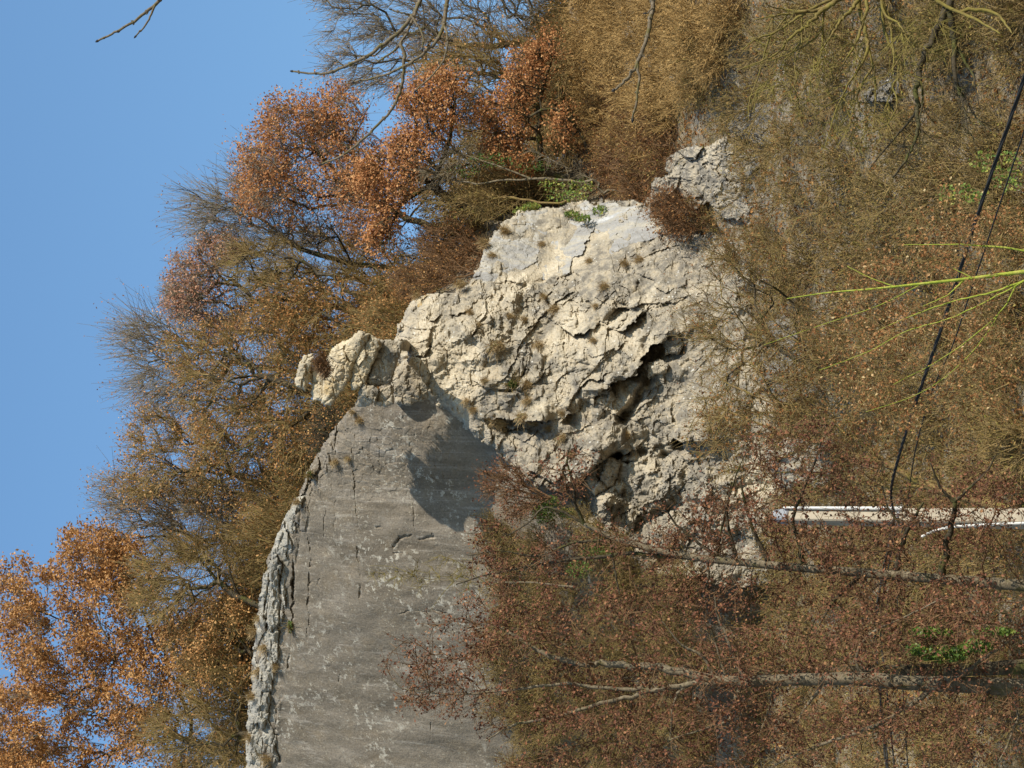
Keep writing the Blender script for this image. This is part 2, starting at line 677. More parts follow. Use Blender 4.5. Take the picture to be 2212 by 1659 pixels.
depth_B = rbf([(850, 760, 69.5), (900, 715, 69.7), (970, 770, 69.6), (930, 830, 69.6), (862, 862, 69.65), (930, 882, 69.75), (900, 650, 70.6), (985, 890, 69.65), (1000, 720, 69.75), (1060, 770, 69.6), (1050, 860, 69.45),
               (1030, 560, 72.6), (1100, 480, 74.6), (1250, 440, 76.2), (1200, 560, 73.6), (1110, 1000, 69.2), (1200, 900, 69.0),
               (1250, 1060, 68.9), (1300, 750, 69.6), (1300, 620, 71.4), (1400, 560, 72.4), (1500, 520, 73), (1500, 700, 70.2), (1450, 850, 69.8),
               (1400, 1000, 69.3), (1350, 1180, 68.9), (1550, 1190, 68.2), (1600, 900, 68.6), (1620, 600, 70.8), (1650, 1300, 68.0), (1300, 1350, 70.5), (1740, 600, 70.2), (1740, 900, 68.8), (1740, 1250, 68.2)])
depth_A = rbf([(760, 890, 70.4), (870, 890, 69.8), (985, 905, 69.95), (915, 1000, 70.35), (1050, 1000, 70.5), (1150, 1080, 70.0), (1250, 1150, 69.6),
               (640, 1100, 71.6), (560, 1300, 73.2), (520, 1659, 75.6), (800, 1300, 71.7), (800, 1659, 73.9), (1100, 1659, 73.2), (1100, 1300, 71.1),
               (1300, 1400, 71.0), (1300, 1659, 72.4), (1450, 1700, 72.0), (1720, 1700, 71.0), (1720, 1450, 70.0), (1500, 1300, 70.0), (1720, 1150, 69.5)])

LEDGES = [
    ([(1200, 698), (1238, 726), (1256, 716), (1300, 704), (1345, 716), (1392, 680), (1436, 655), (1475, 640)], 0.85, 18),
    ([(1085, 905), (1180, 912), (1240, 898), (1262, 868), (1300, 848), (1335, 826), (1372, 806), (1392, 770), (1404, 745), (1450, 728)], 1.15, 30),
    ([(1200, 1062), (1245, 1052), (1282, 1016), (1312, 990), (1345, 976), (1440, 956), (1500, 950)], 1.9, 42),
    ([(1140, 760), (1138, 800), (1122, 838), (1105, 850)], 0.35, 8),
    ([(960, 800), (978, 795), (992, 770)], 0.3, 8),
    ([(1010, 820), (1060, 842), (1125, 845), (1180, 800)], 0.25, 8),
    ([(1120, 720), (1150, 700), (1160, 660)], 0.25, 8),
    ([(1300, 880), (1345, 905), (1400, 880)], 0.45, 12),
    ([(1300, 655), (1325, 628), (1345, 560)], 0.22, 8),
    ([(1050, 905), (1110, 930), (1180, 915)], 0.35, 12),
    ([(870, 872), (930, 876), (985, 890)], 0.35, 12),
    ([(1150, 1020), (1200, 1045), (1225, 1000)], 0.3, 10),
    ([(1320, 1165), (1390, 1110), (1460, 1090)], 0.25, 10),
    ([(1220, 770), (1290, 795), (1340, 745)], 0.2, 8),
    ([(1230, 880), (1250, 830), (1310, 812)], 0.25, 8),
    ([(930, 690), (990, 680), (1040, 650)], 0.22, 8),
    ([(900, 780), (930, 740), (985, 735)], 0.25, 8),
]


def rough_B(x, y, gx, gy):
    # blocky joints run obliquely
    ca, sa = math.cos(rad(-28)), math.sin(rad(-28))
    wx = x + 0.10 * fbm(x * 1.3, y * 1.3, 3, 3); wy = y + 0.10 * fbm(x * 1.3, y * 1.3, 8, 3)
    u = (ca * wx + sa * wy) * 0.62; v = -sa * wx + ca * wy
    h = facets(u, v, 1.5, 11, 0.10, 0.06, 0.0, 0.05)
    h = h + facets(u + 3.1, v, 0.62, 12, 0.30, 0.16, 0.0, 0.035) * 0.85
    h = h + facets(wx, wy * 0.75, 0.30, 13, 0.38, 0.28, 0.0, 0.06) * 0.75
    h = h + facets(x * 1.1 + 0.04 * fbm(x * 4, y * 4, 19, 2), y, 0.15, 14, 0.6, 0.55, 0.05, 0.08) * 0.55
    h = h + facets(x, y, 0.075, 18, 0.6, 0.6, 0.0, 0.1) * 0.4
    h = h + 0.22 * fbm(x * 0.8, y * 0.8, 15, 6, 0.52)
    k1, _, kid, _, _ = worley(wx / 0.55 + 7.3, wy / 0.55, 23)
    h = h + 0.16 * np.clip(1 - k1 * 1.25, 0, 1) ** 0.7 * (kid > 0.35)
    k1, _, kid, _, _ = worley(wx / 0.26 + 1.7, wy / 0.26, 24)
    h = h + 0.075 * np.clip(1 - k1 * 1.3, 0, 1) ** 0.6 * (kid > 0.3)
    h = h * np.clip(0.85 + 0.75 * fbm(x * 0.45, y * 0.45, 61, 3), 0.6, 1.5)
    # smoother on the streaked bay under the bushes and on its right shoulder
    calm = np.clip(1.25 - np.hypot((gx - 1200) / 190, (gy - 525) / 75), 0, 1)
    calm2 = np.clip(1.2 - np.hypot((gx - 1400) / 150, (gy - 600) / 60), 0, 1)
    h = h * (1 - 0.72 * np.clip(calm * 2, 0, 1)) * (1 - 0.35 * np.clip(calm2 * 2, 0, 1))
    for ln, a, w in LEDGES:
        h = h + ledge(gx, gy, ln, a * 0.5, w)
    # the dark wedge
    d, _ = polydist(gx, gy, [(1345, 905), (1395, 840), (1415, 770), (1455, 735)])
    h = h - 0.6 * np.exp(-(d / 12) ** 2) * (1 + 0.3 * fbm(x * 3, y * 3, 31, 3))
    d, _ = polydist(gx, gy, [(1215, 1068), (1262, 1045), (1300, 1008), (1336, 984)])
    h = h - 1.2 * np.exp(-(d / 9) ** 2)
    d, _ = polydist(gx, gy, [(1035, 985), (1055, 960)])
    return h


def calm_mask(gx, gy):
    return np.ones_like(gx)


cliff_at = P(1000, 1000, 70.0)
cliff = thing('limestone_cliff', 'cream and grey limestone cliff with jutting prow above a smooth slab', 'cliff', cliff_at)

poly_B = [(880, 804), (854, 778), (846, 752), (866, 700), (880, 660), (902, 642), (930, 634), (985, 628), (1012, 616), (1036, 560), (1060, 510), (1085, 478),
          (1130, 455), (1200, 446), (1300, 428), (1400, 440), (1440, 500), (1500, 506), (1640, 500), (1720, 620), (1740, 900), (1740, 1240), (1600, 1270),
          (1400, 1240), (1275, 1200), (1240, 1130), (1235, 1100), (1205, 1074), (1150, 1050), (1110, 1025), (1085, 985), (1060, 962),
          (1020, 945), (990, 905), (960, 888), (940, 880), (915, 850)]


def fade_right(gx, gy):
    # only free edges are rounded, not those buried in the hillside
    return np.where((gx < 1260) | ((gy > 900) & (gx < 1240)), 1.0, 0.0)


relief('rough_face', poly_B, depth_B, M['rock'], 2.2, rough_B, 0.55, (5, 22), 7.0, cliff, 21, edges_round=fade_right,
       label='rough cream limestone face with diagonal cracks and ledges')

CRACKS_A = [
    ([(668, 1025), (670, 1090), (664, 1150), (672, 1210), (666, 1260), (668, 1330), (662, 1390)], 0.35, 2.4),
    ([(760, 1000), (768, 1060), (774, 1130), (772, 1170), (778, 1240), (776, 1310)], 0.22, 2.2),
    ([(632, 1200), (634, 1260), (632, 1310), (629, 1390), (622, 1440)], 0.55, 3.4), ([(631, 1250), (633, 1290)], 0.8, 6.0),
    ([(604, 1230), (606, 1300), (604, 1390), (598, 1440)], 0.3, 2.4),
    ([(584, 1200), (578, 1280), (570, 1330)], 0.25, 2.2),
    ([(640, 1060), (636, 1110), (640, 1150)], 0.22, 2.2),
    ([(655, 1030), (652, 1080)], 0.2, 2.2),
    ([(850, 1180), (862, 1162), (890, 1155)], 0.4, 5.0),
    ([(905, 1165), (935, 1158)], 0.35, 4.0),
    ([(812, 1137), (826, 1140)], 0.3, 4.0),
    ([(893, 1080), (894, 1120), (896, 1150)], 0.2, 2.2),
    ([(850, 1195), (880, 1195), (930, 1186), (948, 1178)], 0.12, 2.0),
    ([(858, 1330), (880, 1322), (940, 1320), (965, 1326)], 0.22, 3.0),
    ([(900, 1245), (903, 1300)], 0.12, 2.0),
    ([(725, 1080), (722, 1150)], 0.14, 2.0), ([(705, 1090), (700, 1160)], 0.1, 2.0),
    ([(715, 1350), (712, 1400)], 0.1, 2.0), ([(740, 1440), (730, 1470)], 0.1, 2.0),
    ([(780, 1300), (781, 1330)], 0.1, 2.0), ([(930, 1560), (933, 1610)], 0.1, 2.0),
    ([(820, 1210), (818, 1250)], 0.1, 2.0), ([(690, 1250), (688, 1290)], 0.1, 2.0),
    ([(690, 1452), (705, 1440), (722, 1428)], 0.12, 2.6), ([(590, 1600), (600, 1640)], 0.5, 8.0), ([(575, 1605), (590, 1590), (600, 1586)], 0.4, 4.0),
]


def rough_A(x, y, gx, gy):
    h = 0.05 * fbm(x * 0.5, y * 0.8, 41, 3) + 0.009 * fbm(x * 1.8, y * 2.4, 42, 6, 0.62)
    # fractured rim along the top
    rim_px = np.interp(gy, [880, 1000, 1080, 1250, 1400, 1659], [760, 690, 645, 580, 560, 535])
    rim = np.clip(1 - (gx - rim_px) / np.interp(gy, [900, 1100, 1300, 1659], [30, 45, 55, 80]), 0, 1)
    wx = x + 0.08 * fbm(x * 2, y * 1.0, 46, 3); wy = y
    fr = facets(wx, wy * 0.35, 0.32, 44, 0.5, 0.6, 0.25, 0.10) + facets(wx, wy * 0.5, 0.14, 45, 0.5, 0.5, 0.2, 0.1) * 0.8
    h = h + rim * (fr * 1.2)
    h = h + np.clip(1 - np.hypot((gx - 800) / 260, (gy - 980) / 140), 0, 1) * facets(wx, wy, 0.22, 47, 0.15, 0.18, 0.06, 0.1)
    for ln, a, w in CRACKS_A:
        wob = 2.5 * fbm(gx / 14, gy / 14, 91, 3)
        d, _ = polydist(gx + wob, gy + wob, ln)
        h = h - a * 0.32 * np.clip(0.75 + 1.2 * fbm(gx / 40, gy / 40, 93, 2), 0.05, 1.2) * np.exp(-(d / (w * 0.5 * (1.0 + 0.6 * fbm(gx / 30, gy / 30, 92, 2)))) ** 2)
    return h


poly_A = [(535, 1720), (532, 1659), (540, 1560), (548, 1420), (556, 1330), (566, 1260), (585, 1190), (612, 1130), (640, 1078), (672, 1000), (705, 950), (735, 905),
          (765, 872), (830, 840), (1000, 840), (1150, 900), (1350, 1000), (1720, 1150), (1720, 1790), (1000, 1790)]


def free_A(gx, gy):
    return np.where(gx < 800, 1.0, 0.0)


relief('smooth_face', poly_A, depth_A, M['slab'], 2.3, rough_A, 0.5, (3.5, 16), 7.0, cliff, 22, edges_round=free_A,
       label='smooth grey slab streaked by water with thin cracks and pale lichen')


# broken pale rim along the top of the slab
rim_poly = [(530, 1700), (531, 1600), (540, 1480), (548, 1400), (556, 1320), (568, 1245), (588, 1180), (614, 1122), (642, 1070), (662, 1066), (648, 1110), (636, 1160), (630, 1220), (622, 1300), (612, 1380), (606, 1440), (600, 1520), (604, 1600), (606, 1700)]


def rough_rim(x, y, gx, gy):
    wx = x + 0.05 * fbm(x * 3, y * 1.2, 96, 3)
    h = facets(wx, y * 0.33, 0.34, 97, 0.5, 0.5, 0.18, 0.08) + facets(wx, y * 0.5, 0.13, 98, 0.6, 0.6, 0.15, 0.1) + 0.05 * fbm(x * 4, y * 3, 99, 4, 0.6)
    for ln, a, w in CRACKS_A[2:6]:
        d, _ = polydist(gx + 2 * fbm(gx / 14, gy / 14, 91, 3), gy, ln)
        h = h - a * 0.5 * np.exp(-(d / (w * 0.7)) ** 2)
    return h


relief('cracked_rim', rim_poly, lambda gx, gy: depth_A(gx, gy) + 0.03, M['rock_rim'], 1.8, rough_rim, 0.25, (4, 14), 5.0, cliff, 24, bulge=0.14, edges_round=lambda gx, gy: np.ones_like(gx),
       label='pale broken rim of the smooth slab, split by cracks')


def zpts(pts):     # outlines read off an enlarged view of the prow
    return [(608.4 + a * 0.2333, 608.4 + b * 0.2333) for a, b in pts]


def blocky(seed, big=0.35, amp=1.0):
    def f(x, y, gx, gy):
        wx = x + 0.06 * fbm(x * 3, y * 3, seed, 3); wy = y + 0.06 * fbm(x * 3, y * 3, seed + 1, 3)
        return amp * (facets(wx, wy * 0.6, big, seed, 0.3, 0.22, 0.12, 0.08) + facets(wx, wy, 0.14, seed + 3, 0.4, 0.35, 0.1, 0.1) * 0.8 + 0.03 * fbm(x * 5, y * 5, seed + 5, 4, 0.6))
    return f


def plane(y0, gxs=0.0, gys=0.0, cx=0, cy=0):
    return lambda gx, gy: y0 + (gx - cx) * gxs + (gy - cy) * gys


prow = thing('prow', None, None, cliff_at)
del prow['label']; del prow['category']
prow.parent = cliff
prow.location = (0, 0, 0)
prow['label'] = 'jutting prow of upright slabs at the head of the cliff'
SLABS = [
    ([(165, 760), (215, 690), (290, 668), (282, 760), (258, 830), (255, 930), (205, 995), (140, 975), (132, 900)], (67.3, 0.001, 0.001, 655, 800), 'rock_grey', 0.15, 0.35),
    ([(262, 860), (300, 800), (395, 830), (400, 1000), (372, 1110), (300, 1095), (278, 1030), (300, 930)], (67.5, 0, 0.001, 685, 830), 'rock_yellow', 0.15, 0.35),
    ([(388, 860), (420, 720), (500, 590), (620, 545), (720, 458), (806, 488), (775, 560), (712, 665), (665, 760), (630, 900), (570, 1000), (455, 1146), (368, 1122), (378, 1000)], (67.3, 0, 0.002, 745, 790), 'rock_yellow', 0.22, 0.4),
    ([(800, 492), (905, 540), (915, 610), (862, 720), (815, 800), (775, 930), (706, 992), (640, 1000), (655, 800), (735, 600)], (67.4, 0, 0.002, 790, 780), 'rock', 0.2, 0.4),
    ([(908, 532), (1000, 556), (1105, 556), (1120, 620), (1062, 750), (1030, 900), (1010, 950), (900, 960), (826, 965), (772, 910), (830, 760), (895, 640)], (67.75, 0.002, 0.001, 830, 790), 'rock', 0.2, 0.4),
    ([(750, 930), (830, 962), (890, 1010), (868, 1120), (770, 1150), (690, 1150), (716, 1040)], (67.6, 0, 0.001, 790, 855), 'rock', 0.12, 0.35),
    ([(1012, 905), (1055, 800), (1195, 695), (1335, 715), (1372, 900), (1310, 1090), (1185, 1145), (1056, 1132), (1030, 1000)], (69.45, 0.001, 0.0015, 880, 830), 'rock_yellow', 0.12, 1.0),
    ([(880, 1010), (1020, 960), (1045, 1130), (950, 1150), (860, 1140)], (67.8, 0.002, 0.001, 830, 860), 'rock', 0.12, 0.4),
    ([(985, 560), (1150, 540), (1190, 600), (1180, 640), (985, 630)], (67.95, 0.036, 0.0, 845, 750), 'rock', 0.04, 0.45),
]
for i, (pts, dp, mt_, bul, bk) in enumerate(SLABS):
    relief('rock_slab', zpts(pts), plane(*dp), M['rock_yellow' if i < 4 else 'rock'], 1.8, blocky(200 + 7 * i, 0.42, 0.75), 0.10, (2.2, 14), bk, prow, 60 + i, bulge=bul, grow=2.5)

# blocks one can pick out on the rough face
BLOCKS = [
    (zpts([(1250, 165), (1300, 118), (1384, 120), (1386, 205), (1350, 268), (1268, 258), (1240, 212)]), 70.1, 'rock_yellow'),
    (zpts([(1392, 108), (1466, 104), (1462, 200), (1398, 216)]), 70.3, 'rock'),
    (zpts([(1470, 128), (1570, 125), (1568, 200), (1500, 236), (1450, 222)]), 70.3, 'rock'),
    (zpts([(1185, 240), (1235, 214), (1255, 262), (1200, 290)]), 70.3, 'rock'),
    (zpts([(1060, 400), (1110, 362), (1155, 400), (1120, 460), (1070, 450)]), 70.0, 'rock_grey'),
    ([(868, 730), (905, 705), (930, 730), (925, 770), (885, 775)], 68, 'rock'),
    ([(930, 775), (965, 760), (985, 790), (965, 820), (930, 815)], 68, 'rock'),
    ([(885, 790), (920, 785), (935, 820), (915, 840), (890, 820)], 68, 'rock'),
    ([(940, 830), (985, 825), (1000, 855), (975, 875), (945, 868)], 68, 'rock'),
    (zpts([(1580, 150), (1650, 120), (1720, 130), (1700, 240), (1600, 250)]), 70.4, 'rock'),
    ([(1388, 905), (1402, 878), (1435, 866), (1462, 872), (1478, 900), (1470, 930), (1440, 946), (1405, 940)], 69.1, 'rock_grey'),
    ([(1425, 735), (1440, 718), (1470, 712), (1480, 740), (1466, 768), (1438, 770)], 69.6, 'rock'),
    ([(1392, 785), (1425, 772), (1448, 786), (1440, 812), (1402, 822)], 69.6, 'rock'),
    ([(1200, 690), (1215, 668), (1250, 662), (1285, 676), (1300, 700), (1256, 712), (1236, 722)], 69.55, 'rock_grey'),
    ([(1290, 716), (1345, 678), (1395, 650), (1400, 672), (1345, 708)], 69.75, 'rock_grey'),
    ([(1135, 770), (1160, 745), (1180, 770), (1170, 820), (1140, 835)], 69.35, 'rock_grey'),
    ([(1085, 790), (1130, 765), (1138, 800), (1118, 832), (1090, 825)], 69.45, 'rock'),
    ([(1180, 880), (1200, 835), (1240, 820), (1262, 850), (1250, 890), (1210, 902)], 68.85, 'rock_grey'),
    ([(1262, 862), (1320, 830), (1335, 860), (1290, 890)], 69.0, 'rock_grey'),
    ([(1275, 1000), (1320, 985), (1345, 1000), (1330, 1050), (1285, 1075), (1262, 1050)], 68.75, 'rock_grey'),
    ([(1355, 1000), (1420, 985), (1450, 1020), (1430, 1070), (1370, 1070), (1348, 1040)], 68.7, 'rock_grey'),
    ([(1290, 1120), (1340, 1095), (1380, 1120), (1370, 1165), (1310, 1170)], 68.35, 'rock'),
    ([(1390, 1130), (1450, 1100), (1500, 1130), (1480, 1180), (1410, 1180)], 67.9, 'rock_grey'),
    ([(1480, 1080), (1530, 1050), (1570, 1080), (1560, 1140), (1500, 1130)], 67.7, 'rock'),
    ([(1470, 950), (1520, 930), (1550, 960), (1530, 1010), (1480, 1000)], 68.6, 'rock'),
    ([(1105, 985), (1160, 960), (1215, 985), (1240, 1030), (1215, 1062), (1150, 1040)], 68.65, 'rock_grey'),
    ([(985, 842), (1040, 830), (1075, 860), (1060, 885), (1000, 880)], 69.1, 'rock'),
    ([(900, 800), (960, 790), (985, 830), (970, 870), (905, 865)], 68.75, 'rock'),
    ([(925, 700), (985, 690), (1005, 730), (975, 770), (930, 755)], 69.7, 'rock'),
    ([(1010, 690), (1060, 670), (1095, 700), (1080, 745), (1025, 745)], 69.7, 'rock'),
    ([(1270, 750), (1330, 735), (1360, 765), (1340, 800), (1280, 800)], 69.3, 'rock'),
    ([(1195, 740), (1250, 735), (1262, 775), (1240, 805), (1195, 800)], 69.3, 'rock'),
    ([(1440, 560), (1500, 530), (1545, 560), (1530, 610), (1470, 620)], 71.7, 'rock'),
    ([(1270, 610), (1330, 580), (1390, 600), (1370, 640), (1290, 650)], 71.1, 'rock'),
    ([(1180, 615), (1240, 600), (1262, 630), (1220, 660), (1180, 650)], 71.4, 'rock'),
    ([(1190, 575), (1205, 560), (1235, 562), (1240, 590), (1205, 598)], 72.6, 'rock_grey'),
]
for i, (pts, y0, mt_) in enumerate(BLOCKS):
    pts = np.array(pts)
    cx, cy = pts.mean(0)
    size = np.ptp(pts, axis=0).max()
    db = float(depth_B(np.array(cx), np.array(cy)))
    dp = (lambda y0_, cx_, cy_: (lambda gx, gy: depth_B(gx, gy) + 0.12))(y0, cx, cy)
    relief('rock_block', pts, dp, M['rock' if mt_ == 'rock_grey' else mt_], 1.9 if size < 60 else 2.4, blocky(400 + 5 * i, 0.5, 1.1), 0.10, (3.0, 16), 1.5, cliff, 130 + i, bulge=0.10 + 0.0016 * size)

# the smooth streaked bay below the bushes
bay = [(1022, 612), (1040, 566), (1062, 515), (1090, 484), (1134, 462), (1200, 452), (1300, 436), (1395, 448), (1430, 500), (1385, 528), (1330, 546), (1270, 558), (1230, 588), (1170, 604), (1110, 610), (1060, 622)]


def rough_bay(x, y, gx, gy):
    h = facets(x * 0.6 + 0.1 * fbm(x, y, 6, 3), y, 0.8, 71, 0.10, 0.10, 0.03, 0.04) + facets(x, y, 0.28, 73, 0.3, 0.25, 0.03, 0.06) * 0.5 + 0.05 * fbm(x * 2, y * 3, 72, 5, 0.6)
    return h + ledge(gx, gy, [(1135, 600), (1160, 575), (1170, 545)], 0.12, 10) + ledge(gx, gy, [(1225, 590), (1262, 540), (1275, 515)], 0.2, 10)


relief('streaked_bay', bay, lambda gx, gy: depth_B(gx, gy) + 0.02, M['streaked'], 2.0, rough_bay, 0.12, (9, 30), 1.5, cliff, 33, bulge=0.10,
       label='smooth bluish white streaked bay of the cliff')

# ------------------------------------------------------------------ terrain
CREST_PY = [-400, 0, 150, 300, 350, 400, 450, 500, 600, 640, 720, 880, 960, 1080, 1250, 1400, 1659, 2100]
CREST_PX = [1260, 1260, 1260, 1240, 1200, 1140, 1080, 1035, 965, 915, 870, 800, 750, 685, 615, 590, 575, 575]


def crest_z(X, Y):
    """height of the ground behind the cliff edge"""
    py = 829.5 - X / (Y * 1.09) / KPX
    px_ = np.interp(py, CREST_PY, CREST_PX) + 5
    d = rays(px_, py)
    return CAM[2] + d[..., 2] / d[..., 1] * Y


def slope_z(X, Y):
    base = 0.64 * (Y - 35.0)
    low = np.clip((Y - 20) / 22.0, 0, 1)
    base = np.where(Y < 46, np.maximum(base, 0) , base)
    base = base + np.clip((X - 3) * 0.05, -0.6, 0.8) * np.clip((Y - 40) / 10, 0, 1)
    base = base + np.clip((Y - 38) / 10, 0, 1) * (0.55 * fbm(X * 0.16, Y * 0.16, 51, 4) + 0.2 * fbm(X * 0.9, Y * 0.9, 52, 4, 0.6))
    return base


def terrain_z(X, Y):
    X = np.asarray(X, float); Y = np.asarray(Y, float)
    s = slope_z(X, np.minimum(Y, 120))
    # where the cliff edge runs, in depth, for each X
    edge = np.interp(X, [-40, -11, -7, -3, 0, 1.5, 3.2, 5.0, 6.2, 7.5, 20], [80, 78, 76.5, 74.5, 73, 74, 76, 79, 80.5, 88, 88])
    top = crest_z(X, np.clip(Y, 70, 90))
    top = np.where(Y > 90, crest_z(X, np.full_like(Y, 90.0)) - (Y - 90) * 0.35, top)
    w = np.clip((Y - edge) / 2.5, 0, 1)
    w = w * w * (3 - 2 * w)
    z = s * (1 - w) + (top + 0.25 * fbm(X * 0.5, Y * 0.5, 53, 4)) * w
    return np.maximum(z, np.where(Y > 100, -2.0, -0.0))


gxs = np.concatenate([np.arange(-400, -40, 20), np.arange(-40, -16, 2), np.arange(-16, 16.01, 0.28), np.arange(18, 40, 2), np.arange(40, 401, 20)])
gys = np.concatenate([np.arange(-60, 34, 3), np.arange(34, 40, 0.6), np.arange(40, 92, 0.28), np.arange(92, 130, 2), np.arange(130, 600, 30), [1200, 2500]])
GX, GY = np.meshgrid(gxs, gys, indexing='ij')
GZ = terrain_z(GX, GY)
n1, n2 = GX.shape
idx = np.arange(n1 * n2).reshape(n1, n2)
q = np.stack([idx[:-1, :-1], idx[1:, :-1], idx[1:, 1:], idx[:-1, 1:]], axis=-1).reshape(-1, 4)
hill = mesh_obj('hillside', np.stack([GX, GY, GZ], -1).reshape(-1, 3), q, M['ground'], None, smooth=True)
tag(hill, 'steep brown hillside of leaf litter and broken rock below the cliff', None, None, 'structure')


def ground_hit(px, py, y0=38.0, y1=89.0):
    """depth at which the view through (px, py) meets the slope"""
    d = rays(px, py)
    Y = np.full(np.shape(d)[:-1], y0)
    hit = np.full_like(Y, np.nan)
    for yy in np.arange(y0, y1, 0.5):
        t = yy / d[..., 1]
        X = d[..., 0] * t; Z = CAM[2] + d[..., 2] * t
        below = Z < terrain_z(X, np.full_like(X, yy))
        hit = np.where(np.isnan(hit) & below, yy, hit)
    return hit

# ------------------------------------------------------------------ vegetation toolkit
M['bark_dark'] = bark_mat('dark_oak_bark', (0.030, 0.024, 0.016), (0.085, 0.068, 0.042), (0.075, 0.075, 0.02), 0.2)
M['bark_olive'] = bark_mat('olive_brown_twigs', (0.130, 0.088, 0.036), (0.270, 0.188, 0.082), (0.194, 0.150, 0.043), 0.25, 2)
M['bark_grey'] = bark_mat('grey_twigs', (0.12, 0.095, 0.07), (0.24, 0.20, 0.15), (0.12, 0.11, 0.05), 0.2, 2)
M['bark_red'] = bark_mat('reddish_twigs', (0.090, 0.050, 0.025), (0.190, 0.110, 0.055), None, 0, 2)
M['bark_pale'] = bark_mat('pale_lichen_bark', (0.081, 0.063, 0.039), (0.215, 0.176, 0.119), (0.096, 0.083, 0.034), 0.12, 1.6)
M['bark_moss'] = bark_mat('mossy_yellow_bark', (0.088, 0.065, 0.022), (0.208, 0.152, 0.056), (0.176, 0.144, 0.036), 0.45, 3)
M['bark_tan'] = bark_mat('tan_stalks', (0.238, 0.150, 0.058), (0.389, 0.255, 0.101), None, 0, 2)
M['oak_tan'] = leaf_mat('tan_oak_leaves', [(0, (0.173, 0.075, 0.022)), (0.35, (0.324, 0.150, 0.047)), (0.7, (0.454, 0.235, 0.086)), (1, (0.594, 0.360, 0.148))])
M['oak_rust'] = leaf_mat('rust_oak_leaves', [(0, (0.15, 0.055, 0.02)), (0.35, (0.33, 0.135, 0.048)), (0.7, (0.47, 0.215, 0.085)), (1, (0.56, 0.32, 0.14))])
M['oak_pink'] = leaf_mat('pinkish_oak_leaves', [(0, (0.17, 0.07, 0.04)), (0.4, (0.34, 0.16, 0.09)), (0.8, (0.46, 0.25, 0.16)), (1, (0.55, 0.35, 0.22))])
M['catkin'] = leaf_mat('reddish_brown_fruits', [(0, (0.067, 0.029, 0.017)), (0.4, (0.140, 0.057, 0.032)), (0.75, (0.207, 0.086, 0.044)), (1, (0.305, 0.157, 0.072))], 0.1)
M['olive_leaf'] = leaf_mat('olive_brown_scrub_leaves', [(0, (0.092, 0.066, 0.019)), (0.35, (0.189, 0.132, 0.041)), (0.65, (0.281, 0.190, 0.062)), (0.88, (0.367, 0.240, 0.086)), (1, (0.292, 0.260, 0.058))])
M['red_leaf'] = leaf_mat('russet_scrub_leaves', [(0, (0.097, 0.040, 0.016)), (0.4, (0.205, 0.085, 0.030)), (0.75, (0.313, 0.140, 0.047)), (1, (0.410, 0.220, 0.078))])
M['tan_leaf'] = leaf_mat('tan_dry_stalks', [(0, (0.205, 0.120, 0.039)), (0.4, (0.346, 0.210, 0.074)), (0.8, (0.475, 0.300, 0.109)), (1, (0.540, 0.370, 0.156))])
M['grass'] = leaf_mat('dry_golden_grass', [(0, (0.30, 0.205, 0.10)), (0.4, (0.47, 0.345, 0.18)), (0.8, (0.62, 0.48, 0.27)), (1, (0.40, 0.37, 0.15))], 0.35)
M['ivy'] = leaf_mat('green_ivy_leaves', [(0, (0.035, 0.06, 0.012)), (0.5, (0.085, 0.14, 0.025)), (0.85, (0.16, 0.22, 0.04)), (1, (0.32, 0.30, 0.06))], 0.25, 0.45)
M['orange_leaf'] = leaf_mat('small_orange_leaves', [(0, (0.17, 0.065, 0.022)), (0.5, (0.32, 0.15, 0.055)), (0.85, (0.46, 0.27, 0.12)), (1, (0.55, 0.42, 0.22))])


def unit(v):
    return v / (np.linalg.norm(v, axis=-1, keepdims=True) + 1e-9)


def quads_leaves(C, N, size, rng, aspect=0.6, bend=0.0):
    """leaf-shaped little faces: kite outline of four corners, any orientation; two folded triangles each side"""
    n = len(C)
    nrm = unit(N + 0.9 * rng.normal(size=(n, 3)))
    a, b = frames(nrm)
    th = rng.uniform(0, 2 * math.pi, n)[:, None]
    u = np.cos(th) * a + np.sin(th) * b
    v = -np.sin(th) * a + np.cos(th) * b
    L = (size * rng.uniform(0.65, 1.25, n))[:, None]
    W = L * aspect * rng.uniform(0.7, 1.2, n)[:, None]
    fold = nrm * L * 0.12
    V = np.stack([C - u * L * 0.5, C + v * W * 0.5 - u * L * 0.05 + fold, C + u * L * 0.5, C - v * W * 0.5 - u * L * 0.02 + fold], axis=1)
    F = (np.arange(n) * 4)[:, None] + np.arange(4)
    return V.reshape(-1, 3), F


